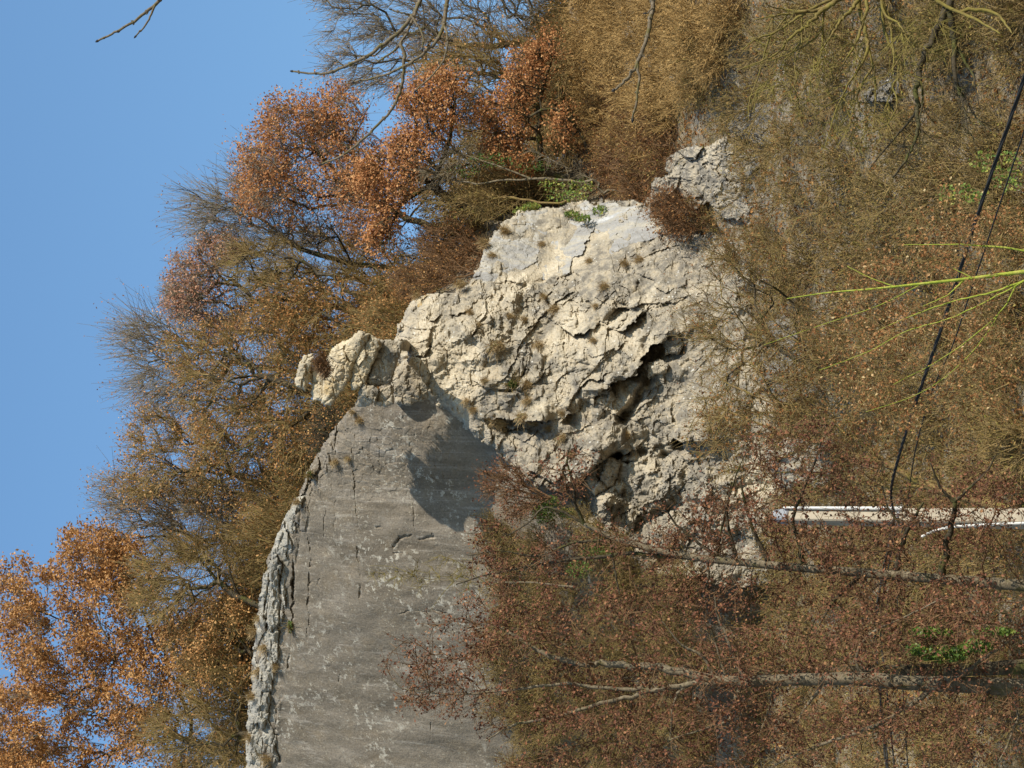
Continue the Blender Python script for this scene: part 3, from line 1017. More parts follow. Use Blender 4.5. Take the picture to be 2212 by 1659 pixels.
class Skeleton:
    """a branching skeleton: every new target is joined to the node that makes the shortest way back to the root"""

    def __init__(s, cap=40000):
        s.p = np.zeros((cap, 3)); s.par = np.full(cap, -1, np.int64); s.pl = np.zeros(cap); s.fixed = np.zeros(cap); s.n = 0

    def add(s, p, par):
        i = s.n
        s.p[i] = p; s.par[i] = par
        s.pl[i] = 0 if par < 0 else s.pl[par] + np.linalg.norm(s.p[par] - p)
        s.n += 1
        return i

    def polyline(s, pts, par=-1, radii=None):
        ids = []
        for k, p in enumerate(pts):
            par = s.add(p, par)
            if radii is not None:
                s.fixed[par] = radii[k]
            ids.append(par)
        return ids

    def nearest(s, p):
        return int(np.argmin(np.linalg.norm(s.p[:s.n] - p, axis=1)))

    def attach(s, targets, rng, bf=0.35, step=0.5, wob=0.10, lift=0.06):
        for T in targets:
            d = np.linalg.norm(s.p[:s.n] - T, axis=1)
            j = int(np.argmin(d + bf * s.pl[:s.n]))
            L = d[j]
            k = max(1, int(math.ceil(L / step)))
            a = s.p[j].copy()
            dirv = (T - a)
            bow = np.array([0, 0, -lift * L])
            for i in range(1, k + 1):
                t = i / k
                q = a + dirv * t + bow * 4 * t * (1 - t) * 0.5
                if i < k:
                    q = q + rng.normal(size=3) * wob * min(step, L)
                j = s.add(q, j)

    def radii(s, tip, power=0.45):
        cnt = np.zeros(s.n)
        kids = np.zeros(s.n, int)
        np.add.at(kids, s.par[1:s.n][s.par[1:s.n] >= 0], 1)
        cnt[kids == 0] = 1
        for i in range(s.n - 1, 0, -1):
            if s.par[i] >= 0:
                cnt[s.par[i]] += cnt[i]
        r = tip * np.maximum(cnt, 1) ** power
        return np.maximum(r, s.fixed[:s.n]), kids


def skeleton_mesh(sk, tip, power, sides=5, rmin=0.0, rmax=1e9):
    r, kids = sk.radii(tip, power)
    i = np.arange(sk.n)
    ok = sk.par[:sk.n] >= 0
    c = i[ok]; p = sk.par[:sk.n][ok]
    rp = np.minimum(r[p], r[c] * 1.35)
    sel = (r[c] >= rmin) & (r[c] < rmax)
    c, p, rp = c[sel], p[sel], rp[sel]
    # a little overlap hides the joints
    d = unit(sk.p[c] - sk.p[p])
    return prisms(sk.p[p] - d * rp[:, None] * 0.4, sk.p[c] + d * r[c][:, None] * 0.4, rp, r[c], sides)


def fine_twigs(sk, rng, n, length, r0, r1, up=0.5, out=0.6, centre=None, from_tips=True, tip=0.02, power=0.45, segs=2, rlim=None):
    """short twigs on the thin ends of a skeleton; returns segments and their tips"""
    r, kids = sk.radii(tip, power)
    lim = np.quantile(r, 0.7) if rlim is None else rlim
    cand = np.where((r <= lim) & (sk.par[:sk.n] >= 0))[0]
    c = rng.choice(cand, n)
    base = sk.p[c] + (sk.p[sk.par[c]] - sk.p[c]) * rng.uniform(0, 1, (n, 1))
    ld = unit(sk.p[c] - sk.p[sk.par[c]])
    d = ld * 0.8 + rng.normal(size=(n, 3)) * 0.7 + np.array([0, 0, up])
    if centre is not None:
        d = d + out * unit(base - centre)
    d = unit(d)
    L = length * rng.uniform(0.4, 1.3, n)[:, None]
    P0s, P1s, R0s, R1s = [], [], [], []
    p = base
    for k in range(segs):
        q = p + d * L / segs
        P0s.append(p); P1s.append(q)
        R0s.append(np.full(n, r0 + (r1 - r0) * k / segs)); R1s.append(np.full(n, r0 + (r1 - r0) * (k + 1) / segs))
        p = q
        d = unit(d + rng.normal(size=(n, 3)) * 0.22 + np.array([0, 0, up * 0.35]))
    return np.concatenate(P0s), np.concatenate(P1s), np.concatenate(R0s), np.concatenate(R1s), p, d


def ell_points(ells, n, rng, surf=0.0):
    """points in picture ellipses (cx, cy, rx, ry, Y, rY[, weight])"""
    w = np.array([(e[2] * e[3]) * (e[6] if len(e) > 6 else 1.0) for e in ells], float)
    pick = rng.choice(len(ells), n, p=w / w.sum())
    E = np.array([e[:6] for e in ells], float)[pick]
    v = unit(rng.normal(size=(n, 3)))
    rr = rng.uniform(0, 1, n) ** (1 / 3.0)
    rr = rr * (1 - surf) + surf * rng.uniform(0.75, 1.0, n)
    v = v * rr[:, None]
    return P(E[:, 0] + v[:, 0] * E[:, 2], E[:, 1] + v[:, 1] * E[:, 3], E[:, 4] + v[:, 2] * E[:, 5])


tree_count = 0


def tree(name, label, cat, base, trunk, ells, seed, n_targets=240, n_fine=5000, fine_len=0.9, bark='bark_olive', twig='bark_olive', leaf=None,
         n_leaf=0, leaf_size=0.13, leaf_ells=None, tip=0.012, power=0.47, bf=0.35, up=0.5, group=None, twig_r=(0.010, 0.005), step=0.55, out=0.5,
         branches_extra=None, leaf_tint=(0.5, 0.25), lit=0):
    """base (px, py, Y) of the stem; trunk: further picture points; ells: the crown"""
    rng = np.random.default_rng(seed)
    b = P(*[np.array(float(v)) for v in base])
    b[2] = min(b[2], float(terrain_z(np.array(b[0]), np.array(b[1]))) - 0.1) if base[2] > 76 and b[2] > float(terrain_z(np.array(b[0]), np.array(b[1]))) else b[2]
    root = thing(name, label, cat, b, group)
    sk = Skeleton()
    pts = [b] + [P(np.array(float(x)), np.array(float(y)), np.array(float(Y))) for x, y, Y in trunk]
    line = smooth_line(pts, 5) if len(pts) > 1 else np.array(pts)
    line[1:-1] += rng.normal(size=line[1:-1].shape) * 0.04
    ids = sk.polyline(line)
    for br in (branches_extra or []):
        bp = [P(np.array(float(x)), np.array(float(y)), np.array(float(Y))) for x, y, Y in br]
        j = sk.nearest(bp[0])
        sk.polyline(smooth_line([sk.p[j]] + bp[1:], 5)[1:], j)
    T = ell_points(ells, n_targets, rng, 0.35)
    T = T[np.argsort(np.linalg.norm(T - line[-1], axis=1) + rng.normal(size=len(T)) * 0.5)]
    sk.attach(T, rng, bf, step, 0.13, 0.05)
    V, F = skeleton_mesh(sk, tip, power, 6, rmin=tip * 2.0)
    mesh_obj('trunk', V, F, M[bark], root, smooth=True)
    V1, F1 = skeleton_mesh(sk, tip, power, 4, rmax=tip * 2.0)
    cen = T.mean(0)
    P0, P1, R0, R1, tips, td = fine_twigs(sk, rng, int(n_fine * 0.78), fine_len, twig_r[0], twig_r[1], up, out, cen, tip=tip, power=power)
    V2, F2 = prisms(P0, P1, R0, R1, 3)
    V, F = join([(V1, F1), (V2, F2)])
    mesh_obj('twigs', V, F, M[twig], root)
    if leaf and n_leaf:
        # leaves hang in clumps on the twigs that lie in the leafy parts of the crown
        src = tips
        if leaf_ells:
            extra = ell_points(leaf_ells, max(400, n_leaf // 14), rng, 0.15)
            tx, ty = pix(src)
            m_ = np.zeros(len(src), bool)
            for e in leaf_ells:
                m_ |= ((tx - e[0]) / e[2]) ** 2 + ((ty - e[1]) / e[3]) ** 2 < 1.1
            src = np.concatenate([src[m_], extra])
        n_leaf = int(n_leaf * 1.35)
        # clumpy: favour some twigs
        fav = rng.uniform(0, 1, len(src)) ** 2.2
        k = rng.choice(len(src), n_leaf, p=fav / fav.sum())
        C = src[k] + rng.normal(size=(n_leaf, 3)) * 0.17
        V, F = quads_leaves(C, np.array([0.3, -0.5, 0.3]) * np.ones((n_leaf, 1)), leaf_size * 0.84, rng)
        tw = np.clip(rng.normal(leaf_tint[0], leaf_tint[1], n_leaf) + 0.2 * (fav[k] - 0.4), 0, 1)
        mesh_obj('foliage', V, F, M[leaf], root, tint=tw)
    return root

# ------------------------------------------------------------------ trees on the ridge behind the cliff
RIDGE = 'trees on the ridge behind the cliff'


def E(cx, cy, rx, ry, Y, rY=2.0, w=1.0):
    return (cx, cy, rx, ry, Y, rY, w)


tree('oak_tree', 'big oak full of tan leaves, nearest the left end of the ridge', 'tree', (600, 1650, 84), [(430, 1610, 84), (350, 1570, 84)],
     [E(120, 1400, 110, 120, 84, 3), E(80, 1560, 130, 130, 84, 3), E(260, 1330, 110, 130, 84, 3), E(300, 1500, 130, 120, 84, 3), E(210, 1230, 110, 80, 84, 2.5),
      E(70, 1290, 70, 80, 84, 2), E(100, 1700, 150, 100, 84, 3), E(330, 1640, 120, 80, 84, 3), E(400, 1400, 80, 70, 84, 2)],
     1, 420, 4200, 0.8, 'bark_dark', 'bark_grey', 'oak_tan', 46000, 0.175, group=RIDGE, leaf_tint=(0.55, 0.27),
     branches_extra=[[(350, 1570, 84), (240, 1490, 83), (180, 1430, 83)], [(400, 1600, 84), (290, 1540, 83), (200, 1490, 83)]])
tree('leafless_tree', 'low leafless olive thicket tree at the rim of the smooth slab, below the tan oak', 'tree', (580, 1590, 79.5), [(520, 1585, 79.5)],
     [E(420, 1580, 110, 80, 80, 2), E(470, 1480, 80, 60, 80, 2), E(500, 1640, 60, 60, 80, 1.5)], 2, 260, 3000, 0.9, 'bark_dark', 'bark_olive', 'oak_tan', 500, 0.13, group=RIDGE)
tree('oak_sapling', 'small oak with pale tan leaves at the slab rim', 'tree', (585, 1420, 80), [(520, 1410, 80)],
     [E(440, 1390, 80, 70, 80.5, 1.6), E(500, 1340, 55, 50, 80, 1.4), E(480, 1440, 60, 40, 80, 1.4)], 3, 200, 2400, 0.7, 'bark_dark', 'bark_olive', 'oak_tan', 4200, 0.14, group=RIDGE, leaf_tint=(0.7, 0.2))
tree('leafless_tree', 'leaning leafless sapling fanning out over the slab rim, greenish', 'tree', (585, 1335, 79), [(545, 1305, 79.2), (470, 1255, 79.5)],
     [E(400, 1230, 110, 70, 80, 2), E(470, 1190, 90, 55, 80, 2), E(360, 1290, 70, 50, 80, 2)], 4, 260, 3000, 1.0, 'bark_dark', 'bark_olive', 'oak_tan', 400, 0.12, group=RIDGE)
tree('leafless_tree', 'bare grey crown against the sky just right of the big tan oak', 'tree', (620, 1230, 86), [(520, 1200, 86)],
     [E(320, 1100, 90, 90, 86, 2.5), E(430, 1120, 100, 80, 86, 2.5), E(250, 1180, 60, 50, 86, 2), E(530, 1140, 70, 70, 85, 2), E(270, 1060, 50, 50, 86, 2)],
     5, 330, 3400, 1.3, 'bark_dark', 'bark_grey', 'oak_tan', 1800, 0.13, group=RIDGE, up=0.8)
tree('oak_tree', 'rounded oak with thin pinkish tan leaves between bare crowns', 'tree', (670, 1110, 84), [(590, 1060, 84), (520, 1030, 84)],
     [E(340, 950, 60, 80, 84, 2.2), E(430, 990, 90, 80, 84, 2.2), E(520, 1010, 90, 80, 84, 2.2), E(320, 1030, 60, 50, 84, 2), E(580, 1080, 60, 70, 83, 2)],
     6, 330, 4200, 0.9, 'bark_dark', 'bark_olive', 'oak_tan', 4200, 0.135, group=RIDGE, leaf_tint=(0.6, 0.25))
tree('oak_tree', 'dark branched oak fanning out directly behind the prow of rock', 'tree', (800, 872, 80.5), [(745, 866, 80.2), (700, 852, 80)],
     [E(480, 820, 110, 90, 81, 2.4), E(430, 760, 80, 70, 81, 2), E(560, 740, 90, 90, 81, 2.4), E(520, 930, 110, 80, 81, 2.4), E(600, 900, 80, 80, 80.5, 2), E(640, 960, 60, 60, 80, 1.6), E(620, 800, 70, 60, 80, 1.5)],
     7, 420, 5000, 0.8, 'bark_dark', 'bark_olive', 'oak_tan', 4800, 0.135, group=RIDGE, tip=0.015, leaf_tint=(0.5, 0.25),
     branches_extra=[[(700, 852, 80), (640, 838, 79.6), (570, 812, 79.6), (520, 815, 79.6)], [(700, 852, 80), (650, 800, 79.6), (610, 760, 79.4), (590, 720, 79.4)],
                     [(700, 856, 80), (650, 905, 79.6), (590, 935, 79.5), (560, 900, 79.5)], [(700, 860, 80), (660, 930, 79.6), (640, 1000, 79.8), (600, 1010, 80)]])
tree('leafless_tree', 'bare whiskery crown highest above the prow, grey against the sky', 'tree', (760, 830, 88), [(600, 800, 88), (500, 780, 88)],
     [E(360, 800, 80, 80, 88, 2.4), E(330, 730, 60, 60, 88, 2), E(400, 870, 70, 60, 88, 2), E(460, 720, 80, 60, 88, 2)], 8, 220, 2400, 1.7, 'bark_dark', 'bark_grey', 'oak_pink', 700, 0.12, group=RIDGE, up=0.9)
tree('oak_tree', 'oak with a pinkish brown leafy tip standing out to the sky', 'tree', (880, 700, 85), [(740, 665, 85), (580, 640, 85)],
     [E(415, 600, 60, 60, 85, 2.2), E(470, 660, 90, 60, 85, 2.2), E(390, 650, 35, 45, 85, 1.5), E(480, 555, 70, 50, 85, 2), E(560, 690, 80, 50, 85, 2)],
     9, 320, 3600, 0.7, 'bark_dark', 'bark_grey', 'oak_pink', 5200, 0.14, group=RIDGE, leaf_tint=(0.62, 0.25),
     leaf_ells=[E(410, 590, 55, 50, 85, 2), E(440, 640, 60, 50, 85, 2), E(385, 650, 30, 45, 85, 1.5), E(470, 545, 50, 40, 85, 2), E(500, 700, 60, 40, 85, 2)])
tree('leafless_tree', 'tangled olive tree with scattered orange leaves beside the rough face', 'tree', (900, 740, 81.5), [(820, 690, 82)],
     [E(650, 640, 120, 70, 83, 2.4), E(570, 565, 100, 60, 83, 2.2), E(710, 700, 100, 50, 82, 2), E(770, 620, 90, 60, 82, 2), E(800, 690, 60, 50, 81.5, 1.6), E(660, 760, 80, 50, 82, 2)],
     10, 420, 5200, 0.8, 'bark_dark', 'bark_olive', 'oak_tan', 4200, 0.13, group=RIDGE, leaf_tint=(0.45, 0.25),
     leaf_ells=[E(800, 690, 60, 50, 81.5, 1.5), E(760, 640, 60, 40, 82, 1.5), E(700, 720, 80, 40, 82, 2), E(640, 660, 90, 60, 83, 2)])
tree('leafless_tree', 'bare tree of long thin twigs sweeping up beside the rust oaks', 'tree', (860, 600, 88), [(720, 560, 88), (620, 520, 88)],
     [E(490, 470, 80, 50, 88, 2), E(540, 520, 80, 50, 88, 2), E(450, 440, 50, 30, 88, 1.6), E(560, 400, 60, 50, 88, 2), E(650, 480, 90, 60, 87, 2)],
     11, 220, 2400, 1.7, 'bark_dark', 'bark_grey', 'oak_pink', 500, 0.12, group=RIDGE, up=0.9)
tree('oak_tree', 'rust red oak at the sky line, its leaves thinning to the left', 'tree', (1000, 520, 84), [(880, 470, 84), (740, 400, 84)],
     [E(640, 270, 60, 60, 84, 2.2), E(580, 340, 60, 60, 84, 2), E(700, 310, 70, 60, 84, 2), E(650, 400, 70, 60, 84, 2), E(570, 410, 50, 50, 84, 2), E(740, 250, 60, 50, 84, 2), E(760, 400, 60, 60, 83, 2)],
     12, 330, 3400, 0.8, 'bark_dark', 'bark_grey', 'oak_rust', 12000, 0.15, group=RIDGE, leaf_tint=(0.58, 0.25))
tree('oak_tree', 'vivid rust oak with a tall leafy column above the streaked bay', 'tree', (1070, 490, 81.5), [(990, 440, 81.5), (930, 400, 81.5)],
     [E(825, 520, 28, 38, 80.5, 1.3), E(830, 450, 34, 45, 80.5, 1.4), E(800, 370, 34, 50, 80.5, 1.4), E(870, 400, 36, 40, 80.5, 1.4), E(885, 330, 45, 45, 80.5, 1.4), E(935, 255, 42, 55, 80.5, 1.4),
      E(965, 185, 40, 45, 80.5, 1.4), E(900, 210, 40, 40, 80.5, 1.4)], 13, 300, 2200, 0.45, 'bark_dark', 'bark_dark', 'oak_rust', 9500, 0.15, group=RIDGE, leaf_tint=(0.68, 0.25), tip=0.014,
     branches_extra=[[(930, 400, 81.5), (955, 350, 81), (975, 280, 81), (985, 200, 81)], [(930, 400, 81.5), (870, 440, 81), (840, 500, 81)]])
tree('oak_tree', 'slim rust oak with a dark bare stem behind the ivy, farthest from the sky', 'tree', (1240, 385, 82.5), [(1190, 375, 82.4), (1165, 320, 82.3), (1168, 220, 82.2), (1185, 150, 82.2)],
     [E(1180, 108, 26, 34, 81.8, 1.2), E(1140, 165, 40, 60, 81.8, 1.3), E(1120, 250, 38, 60, 81.8, 1.3), E(1065, 240, 28, 40, 81.8, 1.2), E(1125, 340, 30, 40, 81.8, 1.2), E(1080, 310, 28, 40, 81.8, 1.2), E(1220, 260, 25, 50, 81.8, 1.2)],
     14, 230, 1800, 0.45, 'bark_dark', 'bark_dark', 'oak_rust', 7000, 0.14, group=RIDGE, leaf_tint=(0.6, 0.27), tip=0.014)
tree('leafless_tree', 'large bare grey tree right at the end of the ridge line', 'tree', (1290, 90, 90), [(1150, 95, 90), (1000, 100, 90)],
     [E(780, 60, 80, 70, 90, 2.6), E(880, 40, 90, 70, 90, 2.6), E(980, 60, 90, 60, 90, 2.6), E(1100, 40, 90, 60, 90, 2.6), E(1000, -60, 180, 60, 90, 2.6), E(760, 150, 60, 50, 90, 2), E(860, 160, 70, 40, 90, 2), E(740, -20, 60, 60, 90, 2)],
     15, 520, 5600, 1.1, 'bark_dark', 'bark_grey', 'oak_tan', 900, 0.12, group=RIDGE, up=0.7)
tree('leafless_tree', 'olive twigged tree filling the gap between two rust oaks', 'tree', (1230, 300, 87), [(1120, 180, 87), (1000, 150, 87)],
     [E(1000, 150, 90, 60, 87, 2.2), E(1080, 110, 80, 60, 87, 2), E(1200, 150, 70, 80, 86, 2), E(1040, 330, 60, 70, 86, 2), E(960, 400, 70, 60, 85, 2), E(1200, 300, 60, 60, 85, 2)],
     16, 380, 5200, 0.9, 'bark_dark', 'bark_olive', 'oak_tan', 1500, 0.12, group=RIDGE)
tree('leafless_tree', 'slender pale sapling with a crooked foot above the ivy patch', 'tree', (1345, 402, 79.8), [(1305, 412, 79.8), (1278, 394, 79.8), (1150, 386, 79.8), (1030, 396, 79.9), (960, 384, 80)],
     [E(930, 372, 60, 35, 80, 1), E(1000, 345, 60, 35, 80, 1)], 17, 60, 900, 0.6, 'bark_pale', 'bark_pale', None, 0, group=RIDGE, tip=0.012, power=0.38,
     branches_extra=[[(1150, 386, 79.8), (1080, 360, 79.8), (990, 330, 79.8)], [(1278, 394, 79.8), (1200, 350, 79.8), (1150, 322, 79.8)]])
# denser crowns farther back
for i, (lab, b, tr, el, nf, twg, lf, nl) in enumerate([
    ('shaded tree far behind the tan oak, low along the slab rim', (600, 1480, 92), [(520, 1470, 92)], [E(480, 1500, 90, 110, 92, 3), E(430, 1350, 90, 90, 92, 3), E(520, 1300, 60, 90, 92, 3)], 3600, 'bark_olive', 'oak_tan', 2600),
    ('dense brown tree far behind, between the slab rim and the prow', (680, 1080, 92), [(600, 1050, 92)], [E(560, 1120, 80, 90, 92, 3), E(480, 1060, 90, 80, 92, 3), E(630, 980, 60, 80, 92, 3), E(400, 1060, 80, 60, 92, 3)], 3600, 'bark_olive', 'oak_tan', 2800),
    ('dense brown tree far behind the prow oak', (790, 850, 93), [(720, 820, 93)], [E(620, 850, 90, 90, 93, 3), E(530, 840, 100, 90, 93, 3), E(650, 720, 90, 70, 93, 3), E(740, 760, 60, 60, 92, 3)], 3600, 'bark_olive', 'oak_tan', 3200),
    ('dense olive tree far behind the tangled tree with orange leaves', (900, 650, 93), [(820, 620, 93)], [E(700, 560, 110, 80, 93, 3), E(800, 560, 90, 60, 93, 3), E(620, 620, 80, 70, 93, 3), E(850, 640, 50, 50, 92, 2)], 3600, 'bark_olive', 'oak_tan', 2600),
    ('dense russet tree far behind the vivid rust oak', (1050, 450, 93), [(950, 420, 93)], [E(800, 450, 90, 80, 93, 3), E(900, 350, 90, 90, 93, 3), E(760, 340, 80, 70, 93, 3), E(1000, 280, 80, 80, 93, 3)], 3600, 'bark_red', 'oak_rust', 6000),
    ('dense brown tree far behind the slim rust oak', (1260, 250, 95), [(1180, 200, 95)], [E(1060, 200, 90, 90, 95, 3), E(1180, 180, 80, 90, 95, 3), E(960, 110, 90, 60, 95, 3), E(1240, 80, 60, 90, 95, 3)], 3600, 'bark_olive', 'oak_rust', 1800),
]):
    tree('background_tree', lab, 'tree', b, tr, el, 40 + i, 300, nf, 0.9, 'bark_dark', twg, lf, nl, 0.13, group=RIDGE, leaf_tint=(0.4, 0.25))

tree('leafless_tree', 'thin bare tree veiling the right side of the rough face', 'tree', (1800, 800, 60), [(1720, 770, 60), (1650, 740, 60)],
     [E(1570, 600, 70, 80, 60, 1.5), E(1590, 720, 80, 80, 60, 1.5), E(1560, 850, 70, 80, 60, 1.5), E(1640, 560, 90, 70, 60, 1.5), E(1680, 680, 80, 90, 60, 1.5), E(1520, 700, 50, 60, 60, 1)],
     29, 260, 2600, 0.6, 'bark_dark', 'bark_olive', 'red_leaf', 1300, 0.075, group='trees in front of the cliff', tip=0.008, twig_r=(0.006, 0.003), up=0.3)

# bushes that crowd the edge of the cliff
EDGE = 'bushes along the cliff edge'
for i, (lab, b, el, twg, lf, nl) in enumerate([
    ('dark russet bush on the cliff edge above the streaked bay, left part', (1085, 520, 79), [E(970, 520, 70, 50, 80, 1.5), E(1010, 560, 40, 40, 79, 1)], 'bark_red', 'red_leaf', 900),
    ('brown fuzzy bush between the vivid rust oak and the streaked bay', (1120, 470, 79.5), [E(1030, 440, 70, 45, 80, 1.5), E(960, 460, 50, 45, 80.5, 1.5)], 'bark_olive', 'olive_leaf', 700),
    ('russet bush beside the square blocks at the cliff edge', (945, 640, 77), [E(890, 610, 55, 45, 77.6, 1.3), E(940, 580, 50, 45, 78, 1.3)], 'bark_red', 'oak_tan', 900),
    ('small orange leaved bush beneath the square blocks', (880, 715, 76.5), [E(830, 690, 45, 40, 77, 1.2), E(850, 730, 25, 25, 76.5, 1)], 'bark_olive', 'oak_tan', 1300),
    ('low orange bush in the gap under the prow', (800, 900, 75.5), [E(720, 910, 40, 35, 76, 1.2), E(690, 950, 35, 35, 76.5, 1.2)], 'bark_dark', 'oak_tan', 900),
    ('dark brown bush hanging below the crag', (1560, 500, 72.5), [E(1470, 465, 55, 45, 72.6, 1.2), E(1440, 440, 35, 30, 73, 1)], 'bark_red', 'red_leaf', 1100),
    ('fine purplish bush right of the streaked bay', (1440, 460, 76), [E(1380, 425, 55, 50, 76.5, 1.3), E(1350, 360, 50, 50, 78, 1.3), E(1405, 480, 40, 30, 75, 1)], 'bark_red', 'red_leaf', 350),
    ('reddish twiggy bush growing in front of the cast shadow', (1190, 1075, 67.5), [E(1085, 1040, 55, 45, 67.6, 1.2), E(1120, 1080, 50, 40, 67.5, 1.2)], 'bark_red', 'catkin', 700),
    ('tuft-like dry bush wedged between the prow slabs', (705, 815, 66.2), [E(695, 782, 18, 22, 66.2, 0.4), E(700, 800, 14, 14, 66.2, 0.4)], 'bark_red', 'red_leaf', 120),
]):
    near = b[2] < 70
    tree('bush', lab, 'bush', b, [], el, 70 + i, 130, 1900 if not near else 1200, 0.42 if i != 8 else 0.2, twg, twg, lf, nl, 0.10 if i != 8 else 0.05, tip=0.008 if i != 8 else 0.004, power=0.36, bf=0.8, up=0.35, group=EDGE, step=0.35, twig_r=(0.009, 0.004))


# ------------------------------------------------------------------ scrub on the hillside
def scrub_proto(seed, h, w, n_t, n_f, n_l, leaf_size, upright=0.5):
    rng = np.random.default_rng(seed)
    sk = Skeleton(4000)
    sk.add(np.zeros(3), -1)
    v = unit(rng.normal(size=(n_t, 3))) * rng.uniform(0.3, 1, (n_t, 1)) ** 0.5
    T = v * np.array([w, w, h * 0.5]) + np.array([0, 0, h * 0.55])
    T = T[np.argsort(np.linalg.norm(T, axis=1))]
    sk.attach(T, rng, 0.9, 0.4, 0.1, 0.04)
    V1, F1 = skeleton_mesh(sk, 0.007, 0.36, 3)
    P0, P1, R0, R1, tips, td = fine_twigs(sk, rng, n_f, 0.38, 0.008, 0.004, upright, 0.3, np.array([0, 0, h * 0.4]), tip=0.007, power=0.36, segs=1)
    V2, F2 = prisms(P0, P1, R0, R1, 3)
    V, F = join([(V1, F1), (V2, F2)])
    F = F[0]
    k = rng.integers(0, len(tips), n_l)
    C = tips[k] + rng.normal(size=(n_l, 3)) * 0.07
    V3, F3 = quads_leaves(C, np.array([0.2, -0.4, 0.5]) * np.ones((n_l, 1)), leaf_size, rng)
    return (V, F), (V3, F3)


def scrub_object(k, proto, mats, tint, rng):
    (V1, F1), (V2, F2) = proto
    V, F = join([(V1, F1), (V2, F2)])
    n1 = len(F1)
    t = np.concatenate([np.full(n1, 0.5), np.clip(rng.normal(tint[0] + rng.normal() * 0.12, tint[1], len(F2)), 0, 1)])
    o = mesh_obj('scrub_bush', V, F, M[mats[0]], None, tint=t, origin=(0, 0, 0))
    o.data.materials.append(M[mats[1]])
    mi = np.zeros(len(F[0]), np.int32); mi[n1:] = 1
    o.data.polygons.foreach_set('material_index', mi)
    col.objects.unlink(o)
    return o


def scatter_scrub(name, label, where, protos, mats, seed, tint=(0.5, 0.27), scale=(0.7, 1.3), sink=0.1, lean=0.25):
    """where: (px, py, Y) of each bush foot; one uncountable mass of scrub, bushes spread over points"""
    rng = np.random.default_rng(seed)
    w = np.array([p for p in where if np.isfinite(p[2])], float)
    pos = P(w[:, 0], w[:, 1], w[:, 2]) - np.array([0, 0, sink])
    n = len(pos)
    cen = pos.mean(0)
    me = bpy.data.meshes.new(name)
    me.vertices.add(n)
    me.vertices.foreach_set('co', (pos - cen).astype(np.float32).ravel())
    for an, ty, val in (('rot', 'FLOAT_VECTOR', np.stack([rng.normal(size=n) * lean + 0.1, rng.normal(size=n) * lean, rng.uniform(0, 6.28, n)], 1)), ('size', 'FLOAT', rng.uniform(*scale, n)), ('pick', 'INT', rng.integers(0, len(protos), n))):
        at = me.attributes.new(an, ty, 'POINT')
        at.data.foreach_set('vector' if ty == 'FLOAT_VECTOR' else 'value', val.astype(np.int32 if ty == 'INT' else np.float32).ravel())
    o = bpy.data.objects.new(name, me)
    o.location = cen
    col.objects.link(o)
    coll = bpy.data.collections.new(name + '_bushes')
    for k, p in enumerate(protos):
        coll.objects.link(scrub_object(k, p, mats, tint, rng))
    ng = bpy.data.node_groups.new(name, 'GeometryNodeTree')
    ng.interface.new_socket('Geometry', in_out='INPUT', socket_type='NodeSocketGeometry')
    ng.interface.new_socket('Geometry', in_out='OUTPUT', socket_type='NodeSocketGeometry')
    gi = ng.nodes.new('NodeGroupInput'); go = ng.nodes.new('NodeGroupOutput')
    iop = ng.nodes.new('GeometryNodeInstanceOnPoints')
    ci = ng.nodes.new('GeometryNodeCollectionInfo')
    ci.inputs['Collection'].default_value = coll
    ci.inputs['Separate Children'].default_value = True
    ci.inputs['Reset Children'].default_value = True

    def named(an, ty):
        nd = ng.nodes.new('GeometryNodeInputNamedAttribute')
        nd.data_type = ty
        nd.inputs['Name'].default_value = an
        return next(x for x in nd.outputs if x.enabled and x.name == 'Attribute')
    e2r = ng.nodes.new('FunctionNodeEulerToRotation')
    ng.links.new(named('rot', 'FLOAT_VECTOR'), e2r.inputs[0])
    ng.links.new(gi.outputs[0], iop.inputs['Points'])
    ng.links.new(ci.outputs[0], iop.inputs['Instance'])
    iop.inputs['Pick Instance'].default_value = True
    ng.links.new(named('pick', 'INT'), iop.inputs['Instance Index'])
    ng.links.new(e2r.outputs[0], iop.inputs['Rotation'])
    ng.links.new(named('size', 'FLOAT'), iop.inputs['Scale'])
    ng.links.new(iop.outputs[0], go.inputs[0])
    md = o.modifiers.new('bushes', 'NODES')
    md.node_group = ng
    tag(o, label, None, None, 'stuff')
    return o


def region_points(poly, n, rng, dens=None):
    poly = np.array(poly, float)
    out = []
    while len(out) < n:
        x = rng.uniform(poly[:, 0].min(), poly[:, 0].max(), n * 3); y = rng.uniform(poly[:, 1].min(), poly[:, 1].max(), n * 3)
        ok = inside(x, y, poly)
        if dens is not None:
            ok &= rng.uniform(0, 1, len(x)) < dens(x, y)
        out += list(zip(x[ok], y[ok]))
    return np.array(out[:n])


def thin_on_rock(x, y):
    d = np.ones_like(x)
    for cx, cy, rx, ry, v in [(1540, 390, 90, 60, 0.7), (1600, 640, 110, 110, 0.5), (1460, 150, 40, 40, 0.7), (1620, 900, 110, 150, 0.65), (1900, 190, 60, 40, 0.6), (1700, 480, 120, 60, 0.5), (1500, 1050, 150, 130, 0.9)]:
        d = d - v * np.exp(-(((x - cx) / rx) ** 2 + ((y - cy) / ry) ** 2))
    return np.clip(d, 0.02, 1)


rng = np.random.default_rng(5)
pro_o = [scrub_proto(600 + i, 1.2, 1.0, 40, 170, 200, 0.07, 0.2) for i in range(5)]
pro_r = [scrub_proto(620 + i, 1.1, 0.9, 40, 170, 190, 0.07, 0.2) for i in range(4)]
pro_t = [scrub_proto(640 + i, 1.2, 0.85, 44, 210, 140, 0.085, 0.35) for i in range(4)]
pro_w = [scrub_proto(660 + i, 2.6, 1.4, 70, 520, 150, 0.10, 0.4) for i in range(4)]


def feet(pts, Y):
    return [(a, b, c) for (a, b), c in zip(pts, Y)]


